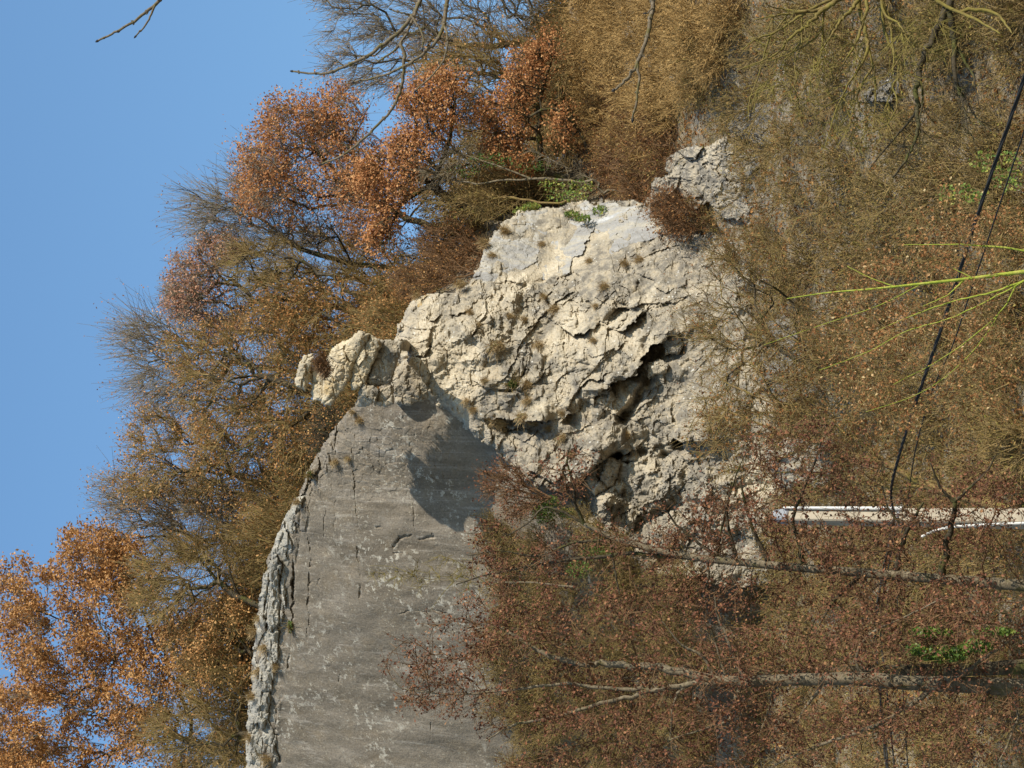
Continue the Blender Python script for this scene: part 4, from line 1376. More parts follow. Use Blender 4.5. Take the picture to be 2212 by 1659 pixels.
pts = region_points([(1480, 250), (1560, 120), (1850, -60), (2260, -60), (2260, 1700), (1260, 1700), (1260, 1240), (1560, 1220), (1640, 1000), (1600, 560), (1500, 480), (1440, 440)], 560, rng, thin_on_rock)
scatter_scrub('olive_scrub', 'olive brown leafless scrub covering the slope below the cliff', feet(pts, ground_hit(pts[:, 0], pts[:, 1])), pro_o, ('bark_olive', 'olive_leaf'), 11, scale=(0.55, 1.15))
pts = region_points([(1600, 450), (2260, 250), (2260, 1700), (1560, 1600), (1640, 800)], 190, rng, thin_on_rock)
scatter_scrub('russet_scrub', 'russet leaved scrub on the middle of the slope', feet(pts, ground_hit(pts[:, 0], pts[:, 1])), pro_r, ('bark_olive', 'red_leaf'), 12, scale=(0.5, 1.0))
pts = region_points([(1265, -40), (1330, -40), (1640, -40), (1580, 120), (1500, 220), (1440, 330), (1400, 420), (1330, 330), (1280, 200)], 170, rng)
scatter_scrub('tan_scrub', 'dense tan and rusty stalks of scrub at the top of the slope', feet(pts, ground_hit(pts[:, 0] + 10, pts[:, 1])), pro_t, ('bark_tan', 'tan_leaf'), 13, scale=(0.7, 1.2))
pts = region_points([(1310, 180), (1420, 230), (1500, 330), (1420, 430), (1330, 400), (1280, 300)], 60, rng)
scatter_scrub('rusty_thicket', 'rusty red thicket between the tan scrub and the crag', feet(pts, ground_hit(pts[:, 0] + 10, pts[:, 1])), pro_r, ('bark_red', 'red_leaf'), 14, scale=(0.7, 1.2))
pts = region_points([(1060, 1120), (1180, 1050), (1260, 1100), (1420, 1220), (1520, 1240), (1560, 1700), (1120, 1700), (1060, 1500), (1080, 1300)], 300, rng)
Yh = depth_A(pts[:, 0], pts[:, 1]) - 0.3 - np.clip((pts[:, 0] - 1050) / 120, 0, 3.5) * 0.8
scatter_scrub('wall_scrub', 'brown scrub growing up the foot of the smooth slab', feet(pts, Yh), pro_r + pro_o, ('bark_olive', 'olive_leaf'), 15, scale=(0.4, 0.85))
# thicket that closes the view under the crowns of the ridge
py_ = np.concatenate([rng.uniform(380, 1659, 190), rng.uniform(-20, 420, 80)])
px_ = np.interp(py_, CREST_PY, CREST_PX) + rng.uniform(-10, 50, len(py_))
Yr = np.interp(py_, [0, 300, 450, 640, 880, 1250, 1659], [90, 86, 82, 79.5, 79, 80, 81]) + rng.uniform(0, 7, len(py_))
scatter_scrub('ridge_thicket', 'brown thicket under the tree crowns along the ridge', list(zip(px_, py_, Yr)), pro_w, ('bark_olive', 'oak_tan'), 16, scale=(0.7, 1.3), tint=(0.55, 0.27))

# fallen leaves and bits of stone on the slope
n_l = 46000
C = np.zeros((n_l, 3))
C[:, 1] = rng.uniform(41, 84, n_l)
C[:, 0] = rng.uniform(-0.17, 0.17, n_l) * C[:, 1] * 1.05
C[:, 2] = terrain_z(C[:, 0], C[:, 1]) + rng.uniform(0.0, 0.10, n_l)
V, F = quads_leaves(C, np.array([0.1, -0.5, 0.8]) * np.ones((len(C), 1)), 0.12, rng, 0.7)
o = mesh_obj('leaf_litter', V, F, M['oak_tan'], None, tint=np.clip(rng.normal(0.3, 0.28, len(F)), 0, 1), origin=C.mean(0))
tag(o, 'brown fallen leaves strewn over the slope', None, None, 'stuff')

# ------------------------------------------------------------------ grass, ivy and moss on the rock
def surf_B(px_, py_):
    gx = np.array([float(px_)]); gy = np.array([float(py_)])
    return float(depth_B(gx, gy)[0] - rough_B(gx * MPP, gy * MPP, gx, gy)[0])


def surf_A(px_, py_):
    gx = np.array([float(px_)]); gy = np.array([float(py_)])
    return float(depth_A(gx, gy)[0] - rough_A(gx * MPP, gy * MPP, gx, gy)[0])


def tuft_mesh(rng, n, L, spread, droop):
    d = unit(rng.normal(size=(n, 3)) * spread + np.array([0, -0.55, 0.75]))
    L_ = L * rng.uniform(0.5, 1.2, n)[:, None]
    p0 = rng.normal(size=(n, 3)) * L * 0.16
    p1 = p0 + d * L_ * 0.5
    p2 = p1 + unit(d + np.array([0, -0.1, -droop])) * L_ * 0.5
    r = np.full(n, L * 0.013 + 0.0015)
    V, F = prisms(np.concatenate([p0, p1]), np.concatenate([p1, p2]), np.concatenate([r, r * 0.8]), np.concatenate([r * 0.8, r * 0.25]), 3)
    t = np.clip(rng.normal(0.5, 0.22, n), 0, 1)
    return V, F, np.repeat(np.concatenate([t, t]), 3)


TUFTS = [  # px, py, size, where it grows
    (1203, 668, 0.36, 'rounded golden tuft of dry grass above the long dark ledge'), (1107, 684, 0.24, 'small brown tuft left of a pair high on the rough face'),
    (1137, 691, 0.24, 'small brown tuft right of a pair high on the rough face'), (1170, 747, 0.34, 'egg shaped dry tuft in the middle of the rough face'),
    (1076, 752, 0.40, 'long brown tuft in the hollow of the upper rough face'), (1310, 620, 0.30, 'dark brown tuft on the right shoulder of the rough face'),
    (1178, 640, 0.22, 'little brown tuft under the streaked bay'), (1144, 833, 0.34, 'dry tuft next to the green plant'), (1144, 866, 0.30, 'dry tuft just below the green plant'),
    (1133, 901, 0.34, 'wide dry tuft on the lower ledge, left of two'), (1156, 913, 0.30, 'wide dry tuft on the lower ledge, right of two'), (1088, 915, 0.34, 'olive tuft on the lower left lip of the rough face'),
    (1072, 906, 0.32, 'golden tuft on the lip above the smooth slab'), (1219, 944, 0.28, 'low tuft near the bottom edge of the rough face'), (1219, 896, 0.24, 'thin tuft under the grey block'),
    (1284, 735, 0.20, 'tiny tuft below the long dark ledge'), (1189, 926, 0.24, 'short tuft between the two lower ledges'), (1091, 930, 0.28, 'rusty tuft at the overhang lip'),
    (1035, 702, 0.26, 'russet tuft on the upper left shoulder'), (1019, 677, 0.22, 'thin russet tuft near the square blocks'), (1084, 747, 0.30, 'greenish tuft in the hollow of the rough face'),
    (1051, 822, 0.24, 'brown tuft left of the green plant'), (1026, 886, 0.26, 'olive tuft at the corner above the slab'), (1010, 866, 0.22, 'small ochre tuft above the slab corner'),
    (1353, 571, 0.26, 'dark tuft on the shelf right of the streaked bay, lower one'), (1386, 562, 0.30, 'dark tuft on the shelf right of the streaked bay, upper one'), (1277, 563, 0.24, 'tuft at the right end of the streaked bay'),
    (1174, 527, 0.26, 'single tuft inside the streaked bay'), (1053, 527, 0.36, 'golden tuft on the rim left of the streaked bay'), (1096, 500, 0.34, 'golden tuft at the top rim of the streaked bay'),
    (1067, 552, 0.26, 'small tuft on the rim just under the golden one'), (1000, 612, 0.34, 'golden tuft at the foot of the streaked bay'), (1290, 660, 0.2, 'faint tuft right of the rounded golden one'),
    (905, 640, 0.26, 'pale tuft beside the square block'), (1240, 985, 0.24, 'tuft low beside the dark cleft'), (1360, 940, 0.26, 'tuft between the boulder and the dark cleft'),
]
tufts_meshes = []
rng = np.random.default_rng(91)
for k in range(5):
    V, F, t = tuft_mesh(rng, 150, 1.0, 0.40, 0.7)
    tufts_meshes.append((V, F, t))
tuft_data = []
for V, F, t in tufts_meshes:
    o = mesh_obj('dry_grass_tuft', V, F, M['grass'], None, tint=t, origin=(0, 0, 0))
    tuft_data.append(o.data)
    bpy.data.objects.remove(o)


def place_tuft(px_, py_, Y, size, label, group, k):
    o = bpy.data.objects.new('dry_grass_tuft', tuft_data[k % 5])
    o.location = [float(v) for v in P(np.array(float(px_)), np.array(float(py_)), np.array(Y))]
    o.scale = (size, size, size)
    o.rotation_euler = (0, 0, rad((k * 47) % 60 - 30))
    col.objects.link(o)
    tag(o, label, 'grass tuft', group)


for k, (a, b, s_, lab) in enumerate(TUFTS):
    place_tuft(a, b, surf_B(a, b) - 0.04, s_ * 1.15, lab, 'dry grass tufts on the rough face', k)
RIM = [(553, 1366, 0.42, 'blond tuft standing out from the slab rim'), (577, 1398, 0.40, 'brown tuft in the cracked rim of the slab'), (563, 1336, 0.30, 'short blond tuft on the slab rim'),
       (549, 1506, 0.40, 'blond tuft on the lower rim of the slab, upper of two'), (545, 1593, 0.40, 'blond tuft on the lower rim of the slab, lower of two'), (582, 1640, 0.45, 'brown tuft in the hollow at the very bottom of the slab rim'),
       (728, 998, 0.28, 'dry tuft at the head of the slab'), (754, 991, 0.22, 'small dry tuft right at the head of the slab'), (781, 909, 0.30, 'brown tuft on the slab under the prow'),
       (764, 890, 0.22, 'brown tuft touching the underside of the prow'), (600, 1440, 0.30, 'brown tuft in the rim crack'), (560, 1450, 0.36, 'thick blond tuft midway on the slab rim'),
       (668, 1030, 0.2, 'small tuft at the top of the long thin crack'), (645, 1085, 0.3, 'blond tuft at the bend of the slab rim')]
for k, (a, b, s_, lab) in enumerate(RIM):
    place_tuft(a, b, surf_A(a, b) - 0.02, s_, lab, 'dry grass tufts on the smooth slab', k + 2)


def leaf_patch(name, label, cat, ells, n, size, mat, seed, tint=(0.5, 0.25), group=None, stems=60):
    rng = np.random.default_rng(seed)
    C = ell_points(ells, n, rng)
    cen = C.mean(0)
    root = thing(name, label, cat, cen, group)
    V, F = quads_leaves(C, np.array([0.3, -0.8, 0.4]) * np.ones((n, 1)), size, rng, 0.85)
    mesh_obj('leaves', V, F, M[mat], root, tint=np.clip(rng.normal(tint[0], tint[1], n), 0, 1))
    A = ell_points(ells, stems, rng); B_ = A + rng.normal(size=A.shape) * size * 3.0
    V, F = prisms(A, B_, np.full(stems, 0.006), np.full(stems, 0.004), 4)
    mesh_obj('stems', V, F, M['bark_olive'], root)
    return root


IVY = 'ivy patches'
leaf_patch('ivy', 'bright green ivy patch on the cliff edge above the streaked bay', 'ivy', [E(1125, 456, 18, 10, 75.6, 0.4), E(1148, 446, 20, 10, 75.8, 0.4)], 330, 0.09, 'ivy', 301, (0.85, 0.15), IVY)
leaf_patch('ivy', 'olive green ivy climbing into the bushes right of the bright patch', 'ivy', [E(1220, 425, 50, 16, 77, 0.7), E(1250, 405, 40, 18, 78, 0.8), E(1190, 400, 30, 16, 78.5, 0.7)], 420, 0.085, 'ivy', 302, (0.75, 0.25), IVY)
leaf_patch('ivy', 'thin ivy hanging over the streaked bay', 'ivy', [E(1260, 472, 20, 10, 74.6, 0.25), E(1235, 462, 18, 8, 75.2, 0.25), E(1300, 455, 22, 12, 75.2, 0.4)], 420, 0.09, 'ivy', 303, (0.65, 0.2), IVY)
leaf_patch('ivy', 'glossy green ivy on the slope beside the thick trunk', 'ivy', [E(2035, 1412, 60, 20, 38.2, 0.3), E(2010, 1366, 50, 12, 38.3, 0.3), E(2110, 1396, 40, 16, 38.2, 0.3), E(1975, 1404, 30, 12, 38.2, 0.3), E(2150, 1365, 50, 10, 38.2, 0.3)], 1300, 0.07, 'ivy', 304, (0.55, 0.25), IVY)
leaf_patch('ivy', 'scattered green leaves among the orange ones at the right', 'ivy', [E(2150, 350, 60, 30, 40, 1.5), E(2080, 420, 60, 25, 40, 1.5), E(2180, 390, 40, 25, 40, 1.5)], 330, 0.065, 'ivy', 305, (0.75, 0.2), IVY)
leaf_patch('ivy', 'small dark ivy under the rust oaks near the crooked sapling', 'ivy', [E(1060, 345, 60, 18, 79.5, 0.8), E(1150, 360, 40, 14, 79.5, 0.8), E(1000, 370, 40, 14, 79.8, 0.8)], 300, 0.09, 'ivy', 306, (0.3, 0.2), IVY)
leaf_patch('moss', 'yellow green moss below the overhang of the rough face', 'moss', [E(1190, 1085, 22, 16, 68.4, 0.3), E(1175, 1110, 30, 22, 68.4, 0.3), E(1225, 1110, 20, 14, 68.3, 0.3)], 1200, 0.06, 'ivy', 307, (0.62, 0.2), 'moss on the rock')
leaf_patch('moss', 'mossy hollow under the first slanting trunk', 'moss', [E(1290, 1195, 40, 16, 67.3, 0.4), E(1250, 1230, 30, 20, 67.4, 0.4)], 900, 0.06, 'ivy', 308, (0.45, 0.2), 'moss on the rock')
leaf_patch('green_plant', 'lone dark green plant in a cleft of the rough face', 'plant', [E(1107, 830, 10, 8, surf_B(1107, 830) - 0.08, 0.08)], 160, 0.10, 'ivy', 309, (0.3, 0.15))
leaf_patch('green_plant', 'green fern tuft in the wide crack of the slab', 'plant', [E(627, 1352, 6, 16, surf_A(627, 1352) - 0.05, 0.08)], 120, 0.07, 'ivy', 310, (0.5, 0.2))
leaf_patch('green_plant', 'tiny green tuft at the top of the thin slab crack', 'plant', [E(668, 1024, 5, 7, surf_A(668, 1024) - 0.05, 0.05)], 60, 0.06, 'ivy', 311, (0.5, 0.2))

# rock showing through the scrub on the right
def ground_depth(off):
    def f(gx, gy):
        h = ground_hit(gx.ravel()[::1], gy.ravel()[::1]) if gx.size < 4000 else None
        return h.reshape(gx.shape) - off
    return f


def crag_depth(pts, off):
    c = np.array(pts, float)
    xs, ys = c[:, 0], c[:, 1]
    cx, cy = xs.mean(), ys.mean()
    smp = np.array([(cx, cy), (xs.min(), cy), (xs.max(), cy), (cx, ys.min()), (cx, ys.max())])
    h = ground_hit(smp[:, 0], smp[:, 1]); h = np.where(np.isfinite(h), h, np.nanmean(h))
    gxs_ = (h[2] - h[1]) / (smp[2, 0] - smp[1, 0]); gys_ = (h[4] - h[3]) / (smp[4, 1] - smp[3, 1])
    return lambda gx, gy: h[0] - off + (gx - cx) * gxs_ * 0.6 + (gy - cy) * gys_ * 0.6


def crag_rough(seed, amp=1.0):
    def f(x, y, gx, gy):
        wx = x + 0.12 * fbm(x * 1.5, y * 1.5, seed, 3); wy = y + 0.12 * fbm(x * 1.5, y * 1.5, seed + 4, 3)
        return amp * (facets(wx, wy, 0.9, seed, 0.35, 0.4, 0.08, 0.05) + facets(wx, wy, 0.35, seed + 1, 0.45, 0.4, 0.1, 0.07) + facets(wx, wy, 0.14, seed + 2, 0.5, 0.5, 0.1, 0.1) + 0.1 * fbm(x * 2, y * 2, seed + 3, 5, 0.6))
    return f


CRAGS = [
    ('grey crag with a dark overhang, highest rock right of the streaked bay', [(1402, 430), (1408, 396), (1440, 345), (1490, 310), (1550, 300), (1620, 310), (1680, 360), (1730, 420), (1720, 480), (1640, 500), (1560, 470), (1520, 455), (1470, 425), (1430, 440)], 0.9, 0.25),
    ('pale rock knob among the tan scrub', [(1440, 165), (1460, 130), (1500, 125), (1540, 150), (1520, 190), (1470, 200)], 0.5, 0.35),
    ('grey ledge behind the mossy branches', [(1570, 230), (1640, 215), (1720, 250), (1710, 300), (1640, 320), (1580, 290)], 0.5, 0.35),
    ('broken grey rock below the crag', [(1570, 520), (1640, 500), (1720, 540), (1730, 620), (1660, 650), (1590, 620)], 0.5, 0.35),
    ('small pale rock under the dark mossy branch', [(1870, 190), (1905, 170), (1950, 185), (1945, 225), (1895, 230)], 0.4, 0.3),
    ('rock rib among the greenish branches right of the rough face', [(1640, 700), (1700, 680), (1760, 720), (1770, 830), (1700, 880), (1640, 830)], 0.5, 0.35),
    ('low rock behind the first slanting trunk', [(1660, 960), (1740, 930), (1810, 960), (1800, 1040), (1720, 1060), (1660, 1030)], 0.5, 0.3),
    ('pale boulder low in the red twigs', [(1270, 1330), (1300, 1300), (1340, 1310), (1345, 1350), (1300, 1370)], 3.0, 0.25),
]
for i, (lab, pts, off, bul) in enumerate(CRAGS):
    cen = P(np.array(np.mean([p[0] for p in pts])), np.array(np.mean([p[1] for p in pts])), np.array(70.0))
    r = relief('rock_outcrop', pts, crag_depth(pts, off), M['rock_grey'] if i % 3 else M['rock'], 2.4, crag_rough(500 + 9 * i), 0.12, (14, 34), 2.0, None, 520 + i, bulge=bul)
    tag(r, lab, 'rock', 'rocks on the slope')

# ------------------------------------------------------------------ utility pole and cables
M['concrete'] = plain_mat('beige_concrete', (0.36, 0.31, 0.235), 0.85, 0.2, 0, 0.5, 5)
M['white_pipe'] = plain_mat('white_painted_pipe', (0.55, 0.54, 0.51), 0.4, 0.5, 0, 0.15)
M['galv'] = plain_mat('grey_galvanised_steel', (0.22, 0.23, 0.25), 0.65, 0.3, 0.0, 0.3)
M['cable'] = plain_mat('black_cable_sheath', (0.03, 0.029, 0.027), 0.8, 0.15, 0, 0.3, 20)
M['green_bark'] = bark_mat('bright_green_bark', (0.16, 0.20, 0.02), (0.30, 0.34, 0.05), (0.34, 0.33, 0.07), 0.3, 6)
M['clamp'] = plain_mat('black_plastic_clamp', (0.02, 0.02, 0.02), 0.4, 0.4)

PY_ = 44.5
ptop = P(np.array(1672.0), np.array(1122.0), np.array(PY_))
pole_at = np.array([ptop[0] + 0.06, PY_, float(terrain_z(ptop[0], PY_)) - 0.2])
pole = thing('utility_pole', 'beige square utility pole with white pipes, half hidden by red twigs', 'utility pole', pole_at)
H = ptop[2]


def box_prism(cx, cy, z0, z1, w0, w1, d0, d1, bev=0.02, rot=0.0, x1=None, y1=None):
    x1 = cx if x1 is None else x1; y1 = cy if y1 is None else y1

    def ring(x, y, z, w, d):
        pts = [(-w / 2 + bev, -d / 2), (w / 2 - bev, -d / 2), (w / 2, -d / 2 + bev), (w / 2, d / 2 - bev), (w / 2 - bev, d / 2), (-w / 2 + bev, d / 2), (-w / 2, d / 2 - bev), (-w / 2, -d / 2 + bev)]
        c, s = math.cos(rot), math.sin(rot)
        return [(x + a * c - b * s, y + a * s + b * c, z) for a, b in pts]
    R = [ring(cx, cy, z0, w0, d0), ring(x1, y1, z1, w1, d1), ring(x1, y1, z1 + bev, w1 - 2 * bev, d1 - 2 * bev)]
    V = np.array(sum(R, [])); n = 8
    F = [(i * n + k, i * n + (k + 1) % n, (i + 1) * n + (k + 1) % n, (i + 1) * n + k) for i in range(2) for k in range(n)]
    T = [(2 * n, 2 * n + k, 2 * n + k + 1) for k in range(1, n - 1)]
    return V, [np.array(F), np.array(T)]


lean_x = 0.10
prot = rad(28)
V, F = box_prism(pole_at[0] + lean_x, PY_, pole_at[2], H - 0.30, 0.36, 0.25, 0.36, 0.25, 0.025, prot, pole_at[0], PY_)
mesh_obj('shaft', V, F, M['concrete'], pole)
V, F = box_prism(pole_at[0], PY_, H - 0.31, H, 0.27, 0.20, 0.27, 0.20, 0.03, prot)
mesh_obj('top_cap', V, F, M['galv'], pole)
V, F = tube([(pole_at[0] + 0.20, PY_ - 0.10, H - 2.5), (pole_at[0] + 0.185, PY_ - 0.10, H - 1.4), (pole_at[0] + 0.17, PY_ - 0.10, H - 0.22)], [0.040, 0.036, 0.026], 10)
mesh_obj('conduit', V, F, M['white_pipe'], pole)
pts_ = [P(np.array(float(a)), np.array(float(b)), np.array(PY_ - 0.30)) for a, b in ((1990, 1160), (2015, 1148), (2060, 1138), (2120, 1134), (2212, 1130), (2330, 1124))]
V, F = tube(smooth_line(pts_, 5), np.full(26, 0.026), 10)
mesh_obj('conduit', V, F, M['white_pipe'], pole)
for zz in (2.45,):
    V, F = box_prism(pole_at[0] + 0.02, PY_, H - zz, H - zz + 0.05, 0.30, 0.30, 0.30, 0.30, 0.02, prot)
    mesh_obj('steel_band', V, F, M['galv'], pole)
V, F = tube([(pole_at[0], PY_ - 0.15, H - 2.43), (pole_at[0] + 0.05, PY_ - 0.30, H - 2.40), (pole_at[0] + 0.12, PY_ - 0.36, H - 2.38)], [0.02, 0.02, 0.015], 8)
mesh_obj('cable_hook', V, F, M['galv'], pole)
hook = np.array([pole_at[0] + 0.05, PY_ - 0.3, H - 2.40])


def cable(label, pix_pts, r, strands, name='cable_bundle', twist=26.0, clamp_at=()):
    pts = [P(np.array(float(a)), np.array(float(b)), np.array(float(Y))) for a, b, Y in pix_pts]
    line = smooth_line(pts, 24)
    root = thing(name, label, 'cable', line[0], 'overhead cables')
    d = unit(np.gradient(line, axis=0))
    a, b = frames(d)
    s = np.concatenate([[0], np.cumsum(np.linalg.norm(np.diff(line, axis=0), axis=1))])
    for k in range(strands):
        ph = 2 * math.pi * k / strands + s * twist / 6.0
        off = (np.cos(ph)[:, None] * a + np.sin(ph)[:, None] * b) * r * (1.05 if strands > 1 else 0)
        V, F = tube(line + off, np.full(len(line), r * (0.95 if strands > 1 else 1)), 8)
        mesh_obj('strand', V, F, M['cable'], root, smooth=True)
    for i in clamp_at:
        c = line[i]
        V, F = box_prism(c[0], c[1], c[2] - 0.05, c[2] + 0.05, 0.14, 0.14, 0.10, 0.10, 0.02, 0.3)
        mesh_obj('clamp', V, F, M['clamp'], root)
    return root


hx, hy = pix(hook)
hYd = PY_ - 0.3
cable('thick twisted black cable bundle slanting across the right side', [(2420, -450, 24), (2305, -120, 26), (2212, 170, 28), (2120, 440, 29.5), (2040, 690, 31.5), (1985, 850, 34), (1945, 975, 37.5), (1925, 1060, 40.5), (float(hx), float(hy), hYd)], 0.013, 3)
cable('thin black cable running below the thick bundle', [(2450, -350, 25), (2330, -60, 27), (2110, 590, 31), (2060, 740, 32.5), (2012, 850, 34.5), (1975, 985, 38), (float(hx) + 25, float(hy), hYd)], 0.010, 1, 'thin_cable')
cable('black cable bundle leaving the pole toward the bottom, left of the pair', [(float(hx), float(hy), hYd), (1893, 1330, 43.7), (1900, 1480, 43), (1917, 1659, 42), (1950, 1900, 40)], 0.018, 2)
cable('black cable leaving the pole toward the bottom, right of the pair', [(float(hx) + 8, float(hy), hYd), (1903, 1330, 43.8), (1915, 1480, 43.1), (1933, 1659, 42.1), (1968, 1900, 40)], 0.016, 1, 'thin_cable')
cable('faint thin cable near the ivy, farthest right of the bottom cables', [(float(hx) + 18, float(hy), hYd), (1938, 1340, 43.9), (1950, 1480, 43.2), (1962, 1659, 42.2), (1990, 1900, 40)], 0.010, 1, 'thin_cable')


# ------------------------------------------------------------------ trees standing in front of the cliff
def pl(pts, Y0, Y1=None, r0=0.1, r1=0.03):
    """a hand-read limb: picture points, depth and radius running from one end to the other"""
    n = len(pts); Y1 = Y0 if Y1 is None else Y1
    w = np.linspace(0, 1, n)
    p = P(np.array([a for a, _ in pts], float), np.array([b for _, b in pts], float), Y0 + (Y1 - Y0) * w)
    line = smooth_line(p, 6)
    ww = np.linspace(0, 1, len(line))
    return line, r0 + (r1 - r0) * ww ** 0.8


def hand_tree(name, label, cat, trunk, limbs, bark, twig, fill, seed, n_targets, n_fine, leaf, n_leaf, leaf_size, fine_len=0.35, tip=0.006, group=None, trunk_name='trunk',
              limb_name='branch', to_ground=True, leaf_tint=(0.5, 0.25), twig_r=(0.006, 0.003), up=0.25, bf=0.25, rough=0.06, sides=10, limb_bark=None, step=0.3, spread=0.06, bud=None, limb_sides=7, limb_scale=1.0):
    rng = np.random.default_rng(seed)
    line, rr = trunk
    if to_ground:
        g = np.array([line[0][0] + (line[0][0] - line[6][0]) * 0.5, line[0][1], 0.0])
        g[2] = float(terrain_z(g[0], g[1])) - 0.1
        k = max(6, int((line[0][2] - g[2]) / 0.5))
        ext = g + (line[0] - g) * np.linspace(0, 1, k, endpoint=False)[:, None]
        line = np.vstack([ext, line]); rr = np.concatenate([np.linspace(rr[0] * 1.5, rr[0], k, endpoint=False), rr])
    root = thing(name, label, cat, line[0], group)
    V, F = tube(line, rr, sides, rough, seed)
    mesh_obj(trunk_name, V, F, M[bark], root, smooth=True)
    sk = Skeleton(60000)
    sk.polyline(line, -1)
    for i, (l, r) in enumerate(limbs):
        j = sk.nearest(l[0])
        l = l.copy()
        gap = sk.p[j] - l[0]
        fade = np.linspace(1, 0, len(l))[:, None] ** 3
        l = l + gap * fade
        jit = rng.normal(size=l.shape) * r[:, None] * 0.35
        jit[0] = 0
        l = l + jit
        r = r * limb_scale
        V, F = tube(l, r, limb_sides, rough, seed + i)
        o = mesh_obj(limb_name, V, F, M[limb_bark or bark], root, smooth=True)
        if bud:
            bud(l, r, o, rng)
        sk.polyline(l[1:], j)
    n_hand = sk.n
    if n_targets:
        T = ell_points(fill, n_targets, rng)
        d0 = np.array([np.min(np.linalg.norm(sk.p[:n_hand] - t, axis=1)) for t in T])
        T = T[np.argsort(d0)]
        sk.attach(T, rng, bf, step, 0.12, 0.03)
        r, kids = sk.radii(tip, 0.36)
        i = np.arange(n_hand, sk.n)
        p = sk.par[i]
        rc = np.minimum(r[i], 0.03); rp = np.minimum(np.minimum(r[p], rc * 1.3), 0.03)
        V1, F1 = prisms(sk.p[p], sk.p[i], rp, rc, 4)
        n = n_fine
        c = rng.choice(i, n)
        base = sk.p[c] + (sk.p[sk.par[c]] - sk.p[c]) * rng.uniform(0, 1, (n, 1))
        d = unit(unit(sk.p[c] - sk.p[sk.par[c]]) * 0.6 + rng.normal(size=(n, 3)) * 0.7 + np.array([0, 0, up]))
        L = fine_len * rng.uniform(0.4, 1.3, n)[:, None]
        tips = base + d * L
        V2, F2 = prisms(base, tips, np.full(n, twig_r[0]), np.full(n, twig_r[1]), 3)
        V, F = join([(V1, F1), (V2, F2)])
        mesh_obj('twigs', V, F, M[twig], root)
        if n_leaf:
            fav = rng.uniform(0, 1, n) ** 1.5
            k = rng.choice(n, n_leaf, p=fav / fav.sum())
            C = tips[k] - d[k] * L[k] * rng.uniform(0, 0.6, (n_leaf, 1)) + rng.normal(size=(n_leaf, 3)) * spread
            V, F = quads_leaves(C, np.array([0.2, -0.5, 0.3]) * np.ones((n_leaf, 1)), leaf_size, rng, 0.7)
            mesh_obj('foliage', V, F, M[leaf], root, tint=np.clip(rng.normal(leaf_tint[0], leaf_tint[1], n_leaf), 0, 1))
    return root


FRONT = 'trees in front of the cliff'
# first slanting trunk
Y1_ = 41.0
hand_tree('alder_tree', 'slanting trunk hung with reddish fruits, nearer the pole', 'tree',
          pl([(2260, 1268), (2100, 1256), (1900, 1240), (1700, 1224), (1500, 1204), (1400, 1184), (1320, 1160), (1262, 1132)], Y1_, 40.6, 0.112, 0.036),
          [pl([(1262, 1132), (1243, 1092), (1240, 1050), (1225, 1000), (1232, 960)], 40.6, 40.2, 0.028, 0.008),
           pl([(1262, 1132), (1215, 1105), (1175, 1098), (1140, 1130), (1090, 1160)], 40.6, 40.4, 0.022, 0.007),
           pl([(2040, 1252), (2045, 1180), (2060, 1125), (2062, 1085)], Y1_, 40.5, 0.055, 0.03), pl([(2062, 1085), (2030, 1050), (2010, 1000)], 40.5, 40.3, 0.028, 0.010), pl([(2062, 1090), (2090, 1060), (2130, 1020), (2150, 985)], 40.5, 40.2, 0.024, 0.008),
           pl([(1945, 1243), (1950, 1180), (1975, 1120), (1995, 1085)], Y1_, 40.6, 0.045, 0.012), pl([(1960, 1150), (1920, 1100), (1905, 1050)], 40.8, 40.6, 0.020, 0.008),
           pl([(1745, 1228), (1735, 1180), (1715, 1130), (1735, 1060), (1760, 1000), (1775, 950)], Y1_, 40.3, 0.036, 0.010),
           pl([(1655, 1218), (1635, 1170), (1615, 1110), (1600, 1040)], Y1_, 40.5, 0.042, 0.012), pl([(1605, 1205), (1580, 1150), (1572, 1090), (1580, 1040)], Y1_, 40.6, 0.030, 0.008),
           pl([(1560, 1212), (1500, 1165), (1450, 1120), (1430, 1060)], Y1_, 40.4, 0.028, 0.007), pl([(1545, 1208), (1560, 1130), (1585, 1040), (1610, 980)], Y1_, 40.2, 0.020, 0.006),
           pl([(1520, 1208), (1350, 1200), (1200, 1215), (1060, 1240), (985, 1262)], Y1_, 40.6, 0.034, 0.008), pl([(1330, 1162), (1240, 1172), (1160, 1200), (1080, 1190), (1010, 1200)], 40.8, 40.5, 0.022, 0.007),
           pl([(1860, 1238), (1800, 1300), (1770, 1350)], Y1_, 40.5, 0.034, 0.012), pl([(1540, 1215), (1530, 1270), (1510, 1330)], Y1_, 40.5, 0.022, 0.007), pl([(1320, 1165), (1330, 1240), (1340, 1290)], 40.8, 40.5, 0.020, 0.007)],
          'bark_pale', 'bark_red',
          [E(1350, 1180, 220, 60, 40.8, 1.0), E(1150, 1230, 130, 70, 40.6, 1.0), E(1600, 1120, 180, 90, 40.6, 1.2), E(1850, 1150, 180, 110, 40.6, 1.2), E(2080, 1100, 150, 120, 40.6, 1.2), E(1480, 1290, 250, 60, 40.6, 1.0), E(1220, 1020, 60, 60, 40.4, 0.6), E(1750, 980, 160, 80, 40.4, 1.0), E(1060, 1180, 60, 60, 40.5, 0.6), E(1900, 1290, 260, 60, 40.6, 1)],
          801, 700, 3800, 'catkin', 12000, 0.06, limb_scale=1.35, group=FRONT, leaf_tint=(0.5, 0.27), limb_bark='bark_dark')
Y2_ = 39.0
